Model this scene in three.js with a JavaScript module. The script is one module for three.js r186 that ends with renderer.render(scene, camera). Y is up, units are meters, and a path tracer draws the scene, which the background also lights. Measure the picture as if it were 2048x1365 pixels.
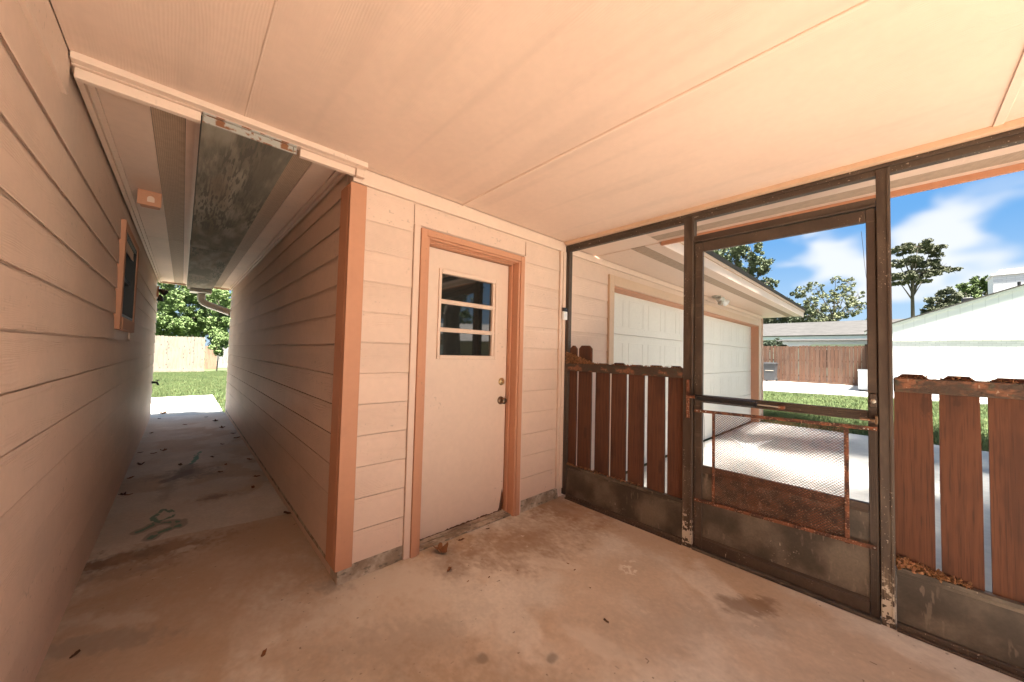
import * as THREE from 'three';
import { RoundedBoxGeometry } from 'three/addons/geometries/RoundedBoxGeometry.js';
import { mergeGeometries } from 'three/addons/utils/BufferGeometryUtils.js';

// ------------------------------------------------------------------ camera, sky, sun, exposure
const scene = new THREE.Scene();
const camera = new THREE.PerspectiveCamera(87.70, 2048 / 1365, 0.05, 900);
{
  const right = new THREE.Vector3(0.73206101, 0.02469014, 0.68079151);
  const up = new THREE.Vector3(-0.04317022, 0.99901576, 0.01019019);
  const back = new THREE.Vector3().crossVectors(right, up);
  camera.position.set(-0.6859, 1.3089, 2.117);
  camera.quaternion.setFromRotationMatrix(new THREE.Matrix4().makeBasis(right, up, back));
}
const renderer = new THREE.WebGLRenderer({ antialias: true });
renderer.toneMapping = THREE.LinearToneMapping;
renderer.toneMappingExposure = 8.3;
renderer.shadowMap.enabled = true;
renderer.shadowMap.type = THREE.PCFSoftShadowMap;

// small seeded tools
function rng(seed) { let a = seed >>> 0; return () => { a = (a + 0x6D2B79F5) >>> 0; let t = a; t = Math.imul(t ^ (t >>> 15), t | 1); t ^= t + Math.imul(t ^ (t >>> 7), t | 61); return ((t ^ (t >>> 14)) >>> 0) / 4294967296; }; }
function hash(x, y, s) { let h = Math.imul(x, 374761393) + Math.imul(y, 668265263) + Math.imul(s, 1442695041); h = Math.imul(h ^ (h >>> 13), 1274126177); return ((h ^ (h >>> 16)) >>> 0) / 4294967296; }
function vn(x, y, s = 1, px = 0, py = px) {          // value noise, periodic when px is given
  const xi = Math.floor(x), yi = Math.floor(y), fx = x - xi, fy = y - yi;
  const u = fx * fx * (3 - 2 * fx), v = fy * fy * (3 - 2 * fy);
  const w = (i, p) => p ? ((i % p) + p) % p : i;
  const x0 = w(xi, px), x1 = w(xi + 1, px), y0 = w(yi, py), y1 = w(yi + 1, py);
  const a = hash(x0, y0, s), b = hash(x1, y0, s), c = hash(x0, y1, s), d = hash(x1, y1, s);
  return a + (b - a) * u + (c - a) * v + (a - b - c + d) * u * v;
}
function fbm(x, y, oct = 4, s = 1, px = 0, py = px) {
  let r = 0, a = 0.5, n = 0;
  for (let i = 0; i < oct; i++) { r += a * vn(x, y, s + i * 17, px, py); n += a; a *= 0.5; x *= 2; y *= 2; px *= 2; py *= 2; }
  return r / n;
}
const clamp = (x, a = 0, b = 1) => Math.min(b, Math.max(a, x));
const sm = (a, b, x) => { const t = clamp((x - a) / (b - a)); return t * t * (3 - 2 * t); };
const mix = (a, b, t) => a + (b - a) * t;
const mix3 = (a, b, t) => [mix(a[0], b[0], t), mix(a[1], b[1], t), mix(a[2], b[2], t)];

// the sky: clear blue with wind-torn white cloud
const SW = 1024, SH = 512;
{
  const d = new Float32Array(SW * SH * 4);
  for (let j = 0; j < SH; j++) for (let i = 0; i < SW; i++) {
    const el = (j + 0.5) / SH * Math.PI - Math.PI / 2, az = ((i + 0.5) / SW - 0.5) * 2 * Math.PI;
    const y = Math.sin(el), cx = Math.cos(el) * Math.cos(az), cz = Math.cos(el) * Math.sin(az);
    const h = Math.max(0, y);
    let c = mix3([0.072, 0.098, 0.122], [0.020, 0.055, 0.110], sm(0, 0.32, h));
    const k = 1 / (h + 0.24);
    const px = cx * k * 2.3 + 11, pz = cz * k * 2.3 + 5;
    const wx = fbm(px * 1.3, pz * 1.3, 3, 61) - 0.5, wz = fbm(px * 1.3, pz * 1.3, 3, 71) - 0.5;
    const n = fbm(px + wx * 1.2, pz + wz * 1.2, 6, 31);
    const m = sm(0.46, 0.70, n + 0.06 * sm(0.1, 0.5, h)) * sm(-0.02, 0.10, y);
    c = mix3(c, [0.117, 0.122, 0.128], m * 0.95);
    if (y < 0) c = mix3(c, [0.075, 0.088, 0.095], sm(0, 0.1, -y));
    const o = (j * SW + i) * 4; d[o] = c[0]; d[o + 1] = c[1]; d[o + 2] = c[2]; d[o + 3] = 1;
  }
  const t = new THREE.DataTexture(d, SW, SH, THREE.RGBAFormat, THREE.FloatType);
  t.mapping = THREE.EquirectangularReflectionMapping; t.magFilter = t.minFilter = THREE.LinearFilter; t.wrapS = THREE.RepeatWrapping; t.needsUpdate = true;
  scene.background = t; scene.environment = t;
}
const sun = new THREE.DirectionalLight(new THREE.Color(1, 0.95, 0.865), 5);
sun.position.set(-3.2, 38.4, 10.2); sun.target.position.set(2, 0, 0);
sun.castShadow = true; sun.shadow.radius = 15; sun.shadow.mapSize.set(4096, 4096);
Object.assign(sun.shadow.camera, { left: -45, right: 45, top: 45, bottom: -45, near: 1, far: 120 });
scene.add(sun, sun.target);

// ------------------------------------------------------------------ textures
function tex(w, h, fn, { srgb = true, size = [1, 1], repeat = true } = {}) {
  const d = new Uint8Array(w * h * 4);
  for (let j = 0; j < h; j++) for (let i = 0; i < w; i++) {
    const c = fn((i + 0.5) / w, (j + 0.5) / h), o = (j * w + i) * 4;
    if (typeof c === 'number') { const v = clamp(c) * 255; d[o] = d[o + 1] = d[o + 2] = v; }
    else for (let k = 0; k < 3; k++) { let v = clamp(c[k]); if (srgb) v = v <= 0.0031308 ? v * 12.92 : 1.055 * Math.pow(v, 1 / 2.4) - 0.055; d[o + k] = v * 255; }
    d[o + 3] = 255;
  }
  const t = new THREE.DataTexture(d, w, h, THREE.RGBAFormat);
  t.magFilter = THREE.LinearFilter; t.minFilter = THREE.LinearMipmapLinearFilter; t.generateMipmaps = true;
  if (repeat) t.wrapS = t.wrapT = THREE.RepeatWrapping;
  t.repeat.set(1 / size[0], 1 / size[1]);
  if (srgb) t.colorSpace = THREE.SRGBColorSpace;
  t.needsUpdate = true; return t;
}
const bumpTex = (w, h, fn, size) => tex(w, h, fn, { srgb: false, size });

// embossed wood grain for lap siding and ceiling board: u runs along the board
const grainH = (u, v, lines, s) => {
  const warp = fbm(u * 3, v * 6, 3, s, 3, 6) * 7 + fbm(u * 8, v * 24, 2, s + 5, 8, 24) * 0.8;
  const g = 0.5 + 0.5 * Math.sin(2 * Math.PI * (v * lines + warp));
  const patch = sm(0.38, 0.62, fbm(u * 4, v * 8, 2, s + 9, 4, 8));
  return 0.5 + (g - 0.5) * patch * 0.8 + (fbm(u * 60, v * 240, 2, s + 3, 60, 240) - 0.5) * 0.45;
};
const bSiding = bumpTex(1024, 512, (u, v) => grainH(u, v, 66, 3), [1.3, 0.55]);
const bCeil = bumpTex(512, 1024, (u, v) => grainH(v, u, 90, 13), [0.9, 2.2]);
const paintMap = (base, s, dirt = 0.16, streak = 0, spots = 1) => tex(512, 512, (u, v) => {
  let k = 1 + (fbm(u * 6, v * 6, 4, s, 6) - 0.5) * dirt + (fbm(u * 90, v * 90, 2, s + 4, 90) - 0.5) * 0.06;
  k *= 1 - streak * sm(0.55, 0.85, fbm(u * 26, v * 2, 3, s + 8, 26, 2));
  const spot = spots * sm(0.90, 0.95, vn(u * 170, v * 170, s + 2, 170)) * sm(0.5, 0.7, fbm(u * 5, v * 5, 2, s + 12, 5));
  const g = mix3([base[0] * k, base[1] * k, base[2] * k], [0.20, 0.14, 0.09], spot * 0.35);
  return g;
}, { size: [2.3, 2.3] });
const PAINT = [0.745, 0.540, 0.425], TRIM = [0.57, 0.272, 0.158];
const M = {};
const std = (o) => new THREE.MeshStandardMaterial(o);
M.siding = std({ map: paintMap(PAINT, 41), bumpMap: bSiding, bumpScale: 0.0012, roughness: 0.62 });
M.sidingB = std({ map: paintMap(PAINT, 47, 0.2), bumpMap: bSiding, bumpScale: 0.0014, roughness: 0.62 });
M.paint = std({ map: paintMap([0.75, 0.55, 0.435], 51, 0.08), roughness: 0.5 });
M.ceil = std({ map: paintMap(PAINT, 57, 0.10, 0.07, 0), bumpMap: bCeil, bumpScale: 0.0006, roughness: 0.55 });
M.trim = std({ map: paintMap(TRIM, 61, 0.14), roughness: 0.68 });
M.doorPaint = std({ map: paintMap([0.775, 0.58, 0.46], 67, 0.07), roughness: 0.55 });
M.strip = std({ map: paintMap([0.78, 0.585, 0.465], 71, 0.06), roughness: 0.5 });
M.garage = std({ map: paintMap([0.81, 0.745, 0.655], 73, 0.06), roughness: 0.5 });
// soffit hardboard with a perforated vent band
M.soffit = std({ map: paintMap(PAINT, 77, 0.26), bumpMap: bSiding, bumpScale: 0.001, roughness: 0.6 });
M.vent = std({
  map: tex(256, 256, (u, v) => {
    const a = (u * 16) % 1 - 0.5, b = (v * 16 + (Math.floor(u * 16) % 2) * 0.5) % 1 - 0.5;
    const hole = 1 - sm(0.20, 0.30, Math.hypot(a, b));
    const k = 0.85 + 0.3 * fbm(u * 4, v * 4, 3, 5, 4);
    return mix3([0.46 * k, 0.32 * k, 0.225 * k], [0.06, 0.043, 0.03], hole * 0.5);
  }, { size: [0.13, 0.13] }), roughness: 0.7,
});
// dark brown enamel with dust, drips and chipped paint
const chips = (u, v, s) => {
  const z = fbm(u * 3, v * 3, 3, s + 40, 3);
  return 0.8 * sm(0.90, 0.96, vn(u * 190, v * 130, s, 190, 130)) * sm(0.52, 0.68, z) + sm(0.94, 0.96, vn(u * 70, v * 70, s + 3, 70)) * sm(0.52, 0.66, z);
};
const brownTex = (base, dust, s, dustAmt) => tex(768, 768, (u, v) => {
  let c = mix3(base, dust, dustAmt * sm(0.34, 0.72, fbm(u * 5, v * 5, 5, s, 5)));
  const scr = sm(0.66, 0.76, fbm(u * 60, v * 14, 3, s + 21, 60, 14)) * sm(0.45, 0.62, fbm(u * 5, v * 5, 2, s + 25, 5));
  c = mix3(c, [dust[0] * 1.25, dust[1] * 1.25, dust[2] * 1.25], scr * 0.55 * Math.min(1, dustAmt * 1.6));
  const k = 0.85 + 0.3 * fbm(u * 120, v * 120, 2, s + 31, 120);
  c = [c[0] * k, c[1] * k, c[2] * k];
  return mix3(c, [0.55, 0.46, 0.36], 0.8 * clamp(chips(u, v, s + 60)));
}, { size: [0.9, 0.9] });
M.frame = std({ map: brownTex([0.050, 0.030, 0.0195], [0.125, 0.088, 0.060], 201, 0.35), roughness: 0.6 });
M.panel = std({ map: brownTex([0.052, 0.038, 0.027], [0.165, 0.128, 0.094], 231, 0.85), roughness: 0.6 });
M.post = std({                                     // post enamel, bare and flaked at the foot
  map: tex(128, 1536, (u, v) => {
    const y = v * 2.4, x = u * 0.2, n = fbm(x * 30, y * 8, 4, 281);
    let c = mix3([0.052, 0.031, 0.020], [0.12, 0.085, 0.058], 0.45 * sm(0.35, 0.7, n));
    const drip = sm(0.62, 0.72, fbm(x * 90, y * 6, 3, 283)) * sm(0.5, 0.62, fbm(x * 10, y * 3, 2, 285)); c = mix3(c, [0.30, 0.22, 0.15], drip * 0.4);
    const bare = sm(0.50, 0.55, fbm(x * 60, y * 60, 3, 287) + 0.20 * (1 - sm(0.02, 0.07, Math.abs(y - 0.085))) - 0.10) * (1 - sm(0.08, 0.20, Math.abs(y - 0.085)));
    c = mix3(c, [0.60, 0.52, 0.42], bare * 0.9);
    const fl = sm(0.90, 0.94, vn(x * 210, y * 170, 289)) * sm(0.42, 0.6, fbm(x * 6, y * 2.2, 3, 291)); return mix3(c, [0.55, 0.46, 0.36], fl * 0.75);
  }, { size: [0.2, 2.4] }), roughness: 0.62,
});
M.rust = std({
  map: tex(512, 512, (u, v) => {
    const n = fbm(u * 10, v * 10, 5, 261, 10);
    let c = mix3([0.060, 0.024, 0.014], [0.185, 0.064, 0.030], sm(0.3, 0.7, n));
    return mix3(c, [0.42, 0.26, 0.17], sm(0.68, 0.76, fbm(u * 50, v * 50, 2, 271, 50)) * 0.6);
  }, { size: [0.3, 0.3] }), roughness: 0.85,
});
// stained cedar: v runs along the board
const cedar = (s, base, dark, w = 384, h = 768) => tex(w, h, (u, v) => {
  let wx = 0, kn = 0;
  for (let k = 0; k < 4; k++) {
    const kx = hash(k, 3, s), ky = hash(k, 7, s), r = 0.018 + 0.03 * hash(k, 9, s);
    let dx = u - kx; dx -= Math.round(dx); let dy = v - ky; dy -= Math.round(dy);
    const q = Math.hypot(dx / r, dy * 2 / (r * 2.4)) + (fbm(u * 40, v * 60, 3, s + 2, 40, 60) - 0.5) * 0.9;
    wx += Math.exp(-q * q * 0.06) * Math.sign(dx) * 0.05; kn = Math.max(kn, 1 - sm(0.5, 1.1, q + 0.5 * (vn(u * 90, v * 90, s, 90) - 0.5)));
    
  }
  const g = 0.5 + 0.5 * Math.sin(2 * Math.PI * ((u + wx * 0.5) * 17 + 2.2 * fbm(u * 4, v * 2, 3, s, 4, 2)));
  const fine = fbm(u * 150, v * 10, 3, s + 3, 150, 10);
  let c = mix3(base, dark, 0.3 * g * sm(0.3, 0.7, fbm(u * 3, v * 3, 3, s + 7, 3)) + 0.5 * sm(0.5, 0.8, fine));
  c = mix3(c, [0.06, 0.024, 0.013], kn * 0.75);
  const wet = sm(0.50, 0.72, fbm(u * 5 + (fine - 0.5) * 0.6, v * 3, 4, s + 17, 5, 3));
  return mix3(c, dark, wet * 0.55);
}, { size: [0.46, 1.2] });
const cedarBump = bumpTex(256, 512, (u, v) => fbm(u * 120, v * 6, 3, 11, 120, 6), [0.46, 1.2]);
M.cedar = std({ map: cedar(301, [0.112, 0.041, 0.019], [0.042, 0.016, 0.009]), bumpMap: cedarBump, bumpScale: 0.001, roughness: 0.92 });
M.cedarB = std({ map: cedar(331, [0.112, 0.041, 0.019], [0.042, 0.016, 0.009]), bumpMap: cedarBump, bumpScale: 0.001, roughness: 0.92 });
// rail: rotten, dirty painted wood
M.rail = std({
  map: tex(512, 512, (u, v) => {
    const n = fbm(u * 7, v * 14, 5, 351, 7, 14), m = fbm(u * 30, v * 30, 3, 357, 30);
    let c = mix3([0.060, 0.036, 0.024], [0.21, 0.085, 0.042], sm(0.42, 0.7, n));
    c = mix3(c, [0.05, 0.05, 0.03], sm(0.58, 0.72, m) * 0.6);
    return mix3(c, [0.40, 0.30, 0.21], sm(0.70, 0.8, fbm(u * 60, v * 24, 3, 359, 60, 24)) * sm(0.5, 0.62, n) * 0.6);
  }, { size: [0.5, 0.5] }), bumpMap: bumpTex(256, 256, (u, v) => fbm(u * 30, v * 30, 4, 363, 30), [0.3, 0.3]), bumpScale: 0.004, roughness: 0.85,
});
// gutter tin: grey paint peeling over galvanising
const gutterTex = (s, peel) => tex(512, 1024, (u, v) => {
  const n = fbm(u * 5, v * 9, 5, s, 5, 9), f = fbm(u * 70, v * 22, 3, s + 5, 70, 22);
  let c = mix3([0.150, 0.132, 0.102], [0.31, 0.278, 0.22], sm(0.3, 0.72, n));
  c = mix3(c, [0.20, 0.145, 0.10], sm(0.56, 0.75, fbm(u * 3, v * 4, 3, s + 9, 3, 4)) * 0.6);
  const zone = sm(0.5, 0.66, fbm(u * 2 + 0.2, v * 3, 2, s + 15, 2, 3) + peel);
  const fl = sm(0.5, 0.56, fbm(u * 46, v * 34, 3, s + 19, 46, 34));
  c = mix3(c, [0.10, 0.092, 0.075], zone * fl * 0.85);
  return mix3(c, [c[0] * 0.8, c[1] * 0.8, c[2] * 0.8], sm(0.6, 0.7, f) * 0.5);
}, { size: [0.36, 2.9] });
M.gutter = std({ map: gutterTex(401, 0.10), roughness: 0.85, metalness: 0 });
M.gutterFar = std({ map: gutterTex(431, -0.02), roughness: 0.85, metalness: 0 });
M.tin = std({ color: new THREE.Color(0.55, 0.53, 0.50), roughness: 0.45, metalness: 0.2 });
M.rustTin = std({ map: tex(256, 256, (u, v) => mix3([0.42, 0.40, 0.36], [0.25, 0.10, 0.045], sm(0.48, 0.62, fbm(u * 8, v * 8, 4, 441, 8))), { size: [0.25, 0.25] }), roughness: 0.6, metalness: 0.25 });
M.black = std({ color: new THREE.Color(0.016, 0.015, 0.015), roughness: 0.45 });
M.blackGloss = std({ color: new THREE.Color(0.012, 0.012, 0.013), roughness: 0.18 });
M.white = std({ color: new THREE.Color(0.82, 0.82, 0.81), roughness: 0.35 });
M.ring = std({ color: new THREE.Color(0.45, 0.55, 0.66), roughness: 0.3 });
M.brass = std({ color: new THREE.Color(0.58, 0.42, 0.22), roughness: 0.38, metalness: 0.85 });
M.bronze = std({ color: new THREE.Color(0.20, 0.13, 0.085), roughness: 0.3, metalness: 0.85 });
M.steel = std({ color: new THREE.Color(0.42, 0.38, 0.32), roughness: 0.42, metalness: 0.7 });
M.glass = new THREE.MeshPhysicalMaterial({ color: new THREE.Color(0.012, 0.013, 0.012), roughness: 0.03, ior: 1.9, metalness: 0 });
M.rot = std({ map: tex(128, 128, (u, v) => mix3([0.06, 0.022, 0.012], [0.24, 0.10, 0.05], fbm(u * 30, v * 4, 4, 451, 30, 4)), { size: [0.2, 0.2] }), roughness: 0.95 });
M.shingle = std({
  map: tex(512, 512, (u, v) => {
    const row = Math.floor(v * 16), t = (u * 12 + (row % 2) * 0.5 + hash(row, 1, 5) * 0.3), id = hash(Math.floor(t) % 12, row, 8);
    const k = 0.7 + 0.5 * id + (fbm(u * 90, v * 90, 2, 461, 90) - 0.5) * 0.4;
    return [0.20 * k, 0.185 * k, 0.175 * k];
  }, { size: [3.6, 2.2] }), roughness: 0.95,
});
M.shingleDark = std({ color: new THREE.Color(0.055, 0.050, 0.046), roughness: 0.95 });
// concrete: blotches of real stain on a mottled slab
function stain(x, z, b) {                       // b: [cx, cz, rx, rz, angle, softness, seed, ragged]
  const c = Math.cos(b[4]), s = Math.sin(b[4]), dx = x - b[0], dz = z - b[1];
  const q = Math.hypot((dx * c + dz * s) / b[2], (-dx * s + dz * c) / b[3]) + ((fbm(x * 9, z * 9, 4, b[6]) - 0.5) * 1.5 + (fbm(x * 44, z * 30, 3, b[6] + 3) - 0.5) * 1.3) * b[7];
  return 1 - sm(1 - b[5], 1 + b[5], q);
}
function polyD(x, z, pts) {
  let d = 9;
  for (let i = 0; i + 1 < pts.length; i++) {
    const [ax, az] = pts[i], [bx, bz] = pts[i + 1], ux = bx - ax, uz = bz - az;
    const t = clamp(((x - ax) * ux + (z - az) * uz) / (ux * ux + uz * uz));
    d = Math.min(d, Math.hypot(x - ax - ux * t, z - az - uz * t));
  }
  return d;
}
const BROWN = [0.175, 0.095, 0.050], ORANGE = [0.53, 0.36, 0.235], PALE = [0.74, 0.67, 0.58], GREY = [0.36, 0.30, 0.245];
const porchStains = [
  [[-0.82, -1.10, 0.42, 0.11, 0.1, 0.5, 1, 0.8], BROWN, 0.85], [[-0.90, -0.93, 0.26, 0.09, 0.25, 0.6, 2, 0.9], BROWN, 0.6],
  [[-0.36, -0.78, 0.66, 0.55, 0.1, 0.5, 3, 0.7], ORANGE, 0.60], [[-0.10, -0.92, 0.34, 0.30, 0, 0.5, 4, 0.8], ORANGE, 0.6], [[-0.62, -0.10, 0.55, 0.40, 0.3, 0.7, 5, 0.9], ORANGE, 0.45],
  [[-0.92, -0.28, 0.24, 0.06, 0.5, 0.5, 6, 0.9], GREY, 0.6], [[-0.86, -0.42, 0.20, 0.05, 0.7, 0.5, 7, 1.0], PALE, 0.5], [[-0.60, -1.02, 0.06, 0.04, 0, 0.4, 8, 0.7], PALE, 0.7],
  [[0.30, 0.16, 0.42, 0.20, 0.1, 0.6, 9, 0.9], PALE, 0.75], [[0.16, 0.46, 0.22, 0.12, 0.4, 0.7, 10, 1.0], PALE, 0.5], [[0.62, 0.34, 0.16, 0.10, 0.2, 0.7, 11, 1.0], PALE, 0.4],
  [[0.60, 0.20, 0.08, 0.20, 0.2, 0.7, 12, 0.9], GREY, 0.5], [[1.02, 0.36, 0.30, 0.20, 0.5, 0.8, 13, 1.0], [0.31, 0.19, 0.11], 0.65], [[1.30, 0.28, 0.55, 0.22, 0.3, 0.8, 14, 1.0], [0.30, 0.18, 0.10], 0.5],
  [[1.78, 0.14, 0.22, 0.34, 0, 0.6, 15, 1.0], [0.28, 0.14, 0.07], 0.65], [[1.82, 0.75, 0.14, 0.5, 0, 0.8, 16, 1.0], ORANGE, 0.5], [[1.08, 0.62, 0.05, 0.20, -0.5, 0.6, 17, 0.9], PALE, 0.6],
  [[1.58, 1.575, 0.15, 0.085, 0.7, 0.35, 18, 0.55], [0.17, 0.088, 0.040], 0.68], [[1.44, 1.66, 0.10, 0.05, 0.6, 0.8, 19, 1.1], GREY, 0.4],
  [[0.32, 0.90, 0.028, 0.028, 0, 0.3, 20, 0.4], [0.16, 0.13, 0.10], 0.65], [[0.545, 1.098, 0.028, 0.024, 0, 0.35, 21, 0.4], [0.16, 0.13, 0.10], 0.6], [[0.27, 0.88, 0.06, 0.03, 0.3, 0.6, 22, 0.8], GREY, 0.5],
  [[0.10, 0.62, 0.26, 0.13, 0.5, 0.8, 23, 1.0], GREY, 0.45], [[-0.10, 0.90, 0.5, 0.18, 0.4, 0.9, 24, 1.1], [0.36, 0.24, 0.145], 0.55], [[0.75, 1.18, 0.05, 0.20, -0.3, 0.6, 25, 1.0], PALE, 0.55],
  
  [[0.95, 2.0, 0.8, 0.3, 0.5, 0.9, 28, 1.1], GREY, 0.35], [[-0.05, -0.03, 0.10, 0.05, 0.8, 0.6, 29, 1.2], GREY, 0.6], [[1.2, 1.4, 0.35, 0.12, 0.6, 0.9, 30, 1.1], GREY, 0.35],
];
const slab = (x, z, a, b) => {
  const n = fbm(x * 1.9 + 3, z * 1.9 + 7, 5, 501), m = fbm(x * 6, z * 6, 4, 511), f = fbm(x * 70, z * 70, 3, 521);
  const br = fbm(x * 1.2 + z * 5, z * 1.2 - x * 5, 4, 531);       // trowel sweep
  let c = mix3(a, b, sm(0.38, 0.62, n * 0.6 + m * 0.25 + br * 0.15));
  c = mix3(c, [b[0] * 0.90, b[1] * 0.80, b[2] * 0.68], 0.75 * sm(0.54, 0.68, fbm(x * 1.5 + 9, z * 1.5, 6, 515)));
  c = mix3(c, [a[0] * 1.06, a[1] * 1.08, a[2] * 1.1], 0.6 * sm(0.55, 0.66, fbm(x * 3.1 + z * 1.5, z * 2.2 - x, 6, 517)));
  const k = 0.90 + 0.2 * f + (m - 0.5) * 0.22;
  return [c[0] * k, c[1] * k, c[2] * k];
};
const porchTex = tex(936, 1536, (u, v) => {
  const x = -1.06 + u * 3.12, z = -1.34 + v * 5.64;
  let c = slab(x, z, [0.74, 0.675, 0.59], [0.61, 0.50, 0.395]);
  for (const [b, col, a] of porchStains) { if (Math.abs(x - b[0]) > 1 || Math.abs(z - b[1]) > 1) continue; const w = stain(x, z, b) * a; if (w > 0.002) c = mix3(c, col, w); }
  { const e = Math.hypot((x - 1.42) / 0.10, (z - 0.99) / 0.07), pf = sm(0.60, 0.63, fbm(x * 42, z * 42, 3, 547)) * (1 - sm(0.5, 1.3, e)); c = mix3(c, [0.80, 0.74, 0.65], pf); }
  const fl = sm(0.93, 0.96, vn(x * 60, z * 60, 541)) * sm(0.5, 0.66, fbm(x * 3, z * 3, 2, 543));
  c = mix3(c, [0.68, 0.60, 0.50], fl * 0.8);
  const dk = sm(0.955, 0.975, vn(x * 60 + 9, z * 60, 551)) * sm(0.45, 0.6, fbm(x * 2.4, z * 2.4, 2, 553));
  return mix3(c, [0.12, 0.08, 0.05], dk * 0.7);
}, { repeat: false });
const sqA = [[-0.74, -1.88], [-0.68, -1.78], [-0.69, -1.67], [-0.77, -1.62], [-0.79, -1.72], [-0.74, -1.88]], sqB = [[-0.85, -1.51], [-0.76, -1.60], [-0.65, -1.54], [-0.65, -1.45], [-0.75, -1.41], [-0.79, -1.34]];
const sqC = [[-0.45, -3.80], [-0.51, -3.62], [-0.50, -3.45], [-0.57, -3.20]], sqD = [[-0.57, -3.20], [-0.60, -2.86], [-0.74, -2.70]];
const passTex = tex(420, 2048, (u, v) => {
  const x = -1.06 + u * 1.14, z = -7.10 + v * 6.02;
  let c = slab(x, z, [0.74, 0.665, 0.58], [0.66, 0.57, 0.48]);
  c = mix3(c, ORANGE, 0.5 * stain(x, z, [-0.42, -1.95, 0.17, 0.10, 0.1, 0.5, 71, 0.9]));
  c = mix3(c, BROWN, 0.5 * stain(x, z, [-0.42, -1.93, 0.10, 0.05, 0.1, 0.6, 72, 1.0]));
  c = mix3(c, GREY, 0.75 * stain(x, z, [-0.58, -2.85, 0.20, 0.16, 0.3, 0.6, 73, 1.1]));
  c = mix3(c, GREY, 0.5 * stain(x, z, [-0.72, -2.45, 0.05, 0.3, 0.1, 0.7, 74, 1.0]));
  c = mix3(c, PALE, 0.7 * stain(x, z, [-0.36, -4.35, 0.12, 0.2, 0.2, 0.5, 75, 1.3]));
  const wob = (fbm(x * 30, z * 12, 3, 81) - 0.5) * 0.03, brk = sm(0.36, 0.46, fbm(x * 34, z * 20, 3, 83));
  c = mix3(c, GREY, 0.8 * (1 - sm(0.035, 0.055, polyD(x, z, sqB) + wob)));
  c = mix3(c, [0.15, 0.29, 0.21], 0.95 * brk * (1 - sm(0.013, 0.024, Math.min(polyD(x, z, sqA), polyD(x, z, sqB)) + wob)));
  c = mix3(c, [0.22, 0.44, 0.32], 0.97 * brk * (1 - sm(0.015, 0.027, polyD(x, z, sqC) + wob)));
  c = mix3(c, [0.20, 0.165, 0.13], 0.6 * (1 - sm(0.03, 0.08, polyD(x, z, sqD) + wob * 2)));
  return c;
}, { repeat: false });
const concBump = bumpTex(512, 512, (u, v) => 0.6 * fbm(u * 12, v * 12, 5, 561, 12) + 0.4 * fbm(u * 120, v * 120, 2, 563, 120), [0.8, 0.8]);
M.porchFloor = std({ map: porchTex, roughness: 0.72 });
M.passFloor = std({ map: passTex, roughness: 0.75 });
M.conc = std({
  map: tex(512, 512, (u, v) => { const n = fbm(u * 6, v * 6, 5, 571, 6), f = fbm(u * 90, v * 90, 2, 573, 90); const k = 0.86 + 0.28 * n + (f - 0.5) * 0.2; return [0.44 * k, 0.42 * k, 0.39 * k]; }, { size: [3, 3] }),
  bumpMap: concBump, bumpScale: 0.002, roughness: 0.9,
});
M.concPale = std({
  map: tex(256, 256, (u, v) => { const n = fbm(u * 6, v * 6, 5, 577, 6), f = fbm(u * 60, v * 60, 2, 579, 60); const k = 0.9 + 0.2 * n + (f - 0.5) * 0.15; return [0.62 * k, 0.585 * k, 0.53 * k]; }, { size: [3, 3] }),
  roughness: 0.9,
});
M.footing = std({
  map: tex(512, 256, (u, v) => { const n = fbm(u * 12, v * 6, 5, 581, 12, 6); let c = mix3([0.30, 0.22, 0.155], [0.56, 0.46, 0.36], sm(0.3, 0.7, n)); return mix3(c, [0.10, 0.09, 0.06], sm(0.6, 0.75, fbm(u * 20, v * 20, 3, 583, 20)) * 0.6); }, { size: [0.7, 0.35] }),
  bumpMap: concBump, bumpScale: 0.006, roughness: 0.95,
});
M.soil = std({ map: tex(512, 512, (u, v) => { const n = fbm(u * 8, v * 8, 5, 591, 8); return mix3([0.045, 0.065, 0.022], [0.08, 0.10, 0.038], n); }, { size: [4, 4] }), roughness: 1 });

// ------------------------------------------------------------------ object helpers
const BASE = new Map(), ROOT = new Map(), used = {};
const numbered = (n) => { const k = used[n] = (used[n] ?? -1) + 1; return k ? `${n}_${String(k).padStart(3, '0')}` : n; };
function thing(name, label, category, base = [0, 0, 0], group, turn = 0) {
  const g = new THREE.Group(); g.name = numbered(name); g.position.set(...base); g.rotation.y = turn;
  g.userData = { label, category }; if (group) g.userData.group = group;
  scene.add(g); BASE.set(g, base); ROOT.set(g, g); return g;
}
const UVM = new Set();
function uvm(geo, swap = false, ox = 0, oy = 0) {            // uv in metres from the dominant axis of the normal
  const p = geo.attributes.position, n = geo.attributes.normal, uv = new Float32Array(p.count * 2);
  for (let i = 0; i < p.count; i++) {
    const ax = Math.abs(n.getX(i)), ay = Math.abs(n.getY(i)), az = Math.abs(n.getZ(i));
    let u, v;
    if (ay > ax && ay > az) { u = p.getX(i); v = p.getZ(i); } else if (ax > az) { u = p.getZ(i); v = p.getY(i); } else { u = p.getX(i); v = p.getY(i); }
    if (swap) [u, v] = [v, u];
    uv[2 * i] = u + ox; uv[2 * i + 1] = v + oy;
  }
  geo.setAttribute('uv', new THREE.BufferAttribute(uv, 2)); return geo;
}
function add(parent, name, geo, mat, o = {}) {               // geo in world metres (o.local: in the thing's own axes)
  const root = ROOT.get(parent), b = BASE.get(root);
  if (!o.local) geo.translate(-b[0], -b[1], -b[2]);
  const m = new THREE.Mesh(geo, mat); m.name = name; m.castShadow = m.receiveShadow = true;
  if (o.label) m.userData.label = o.label; if (o.kind) m.userData.kind = o.kind;
  parent.add(m); ROOT.set(m, root); return m;
}
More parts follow.
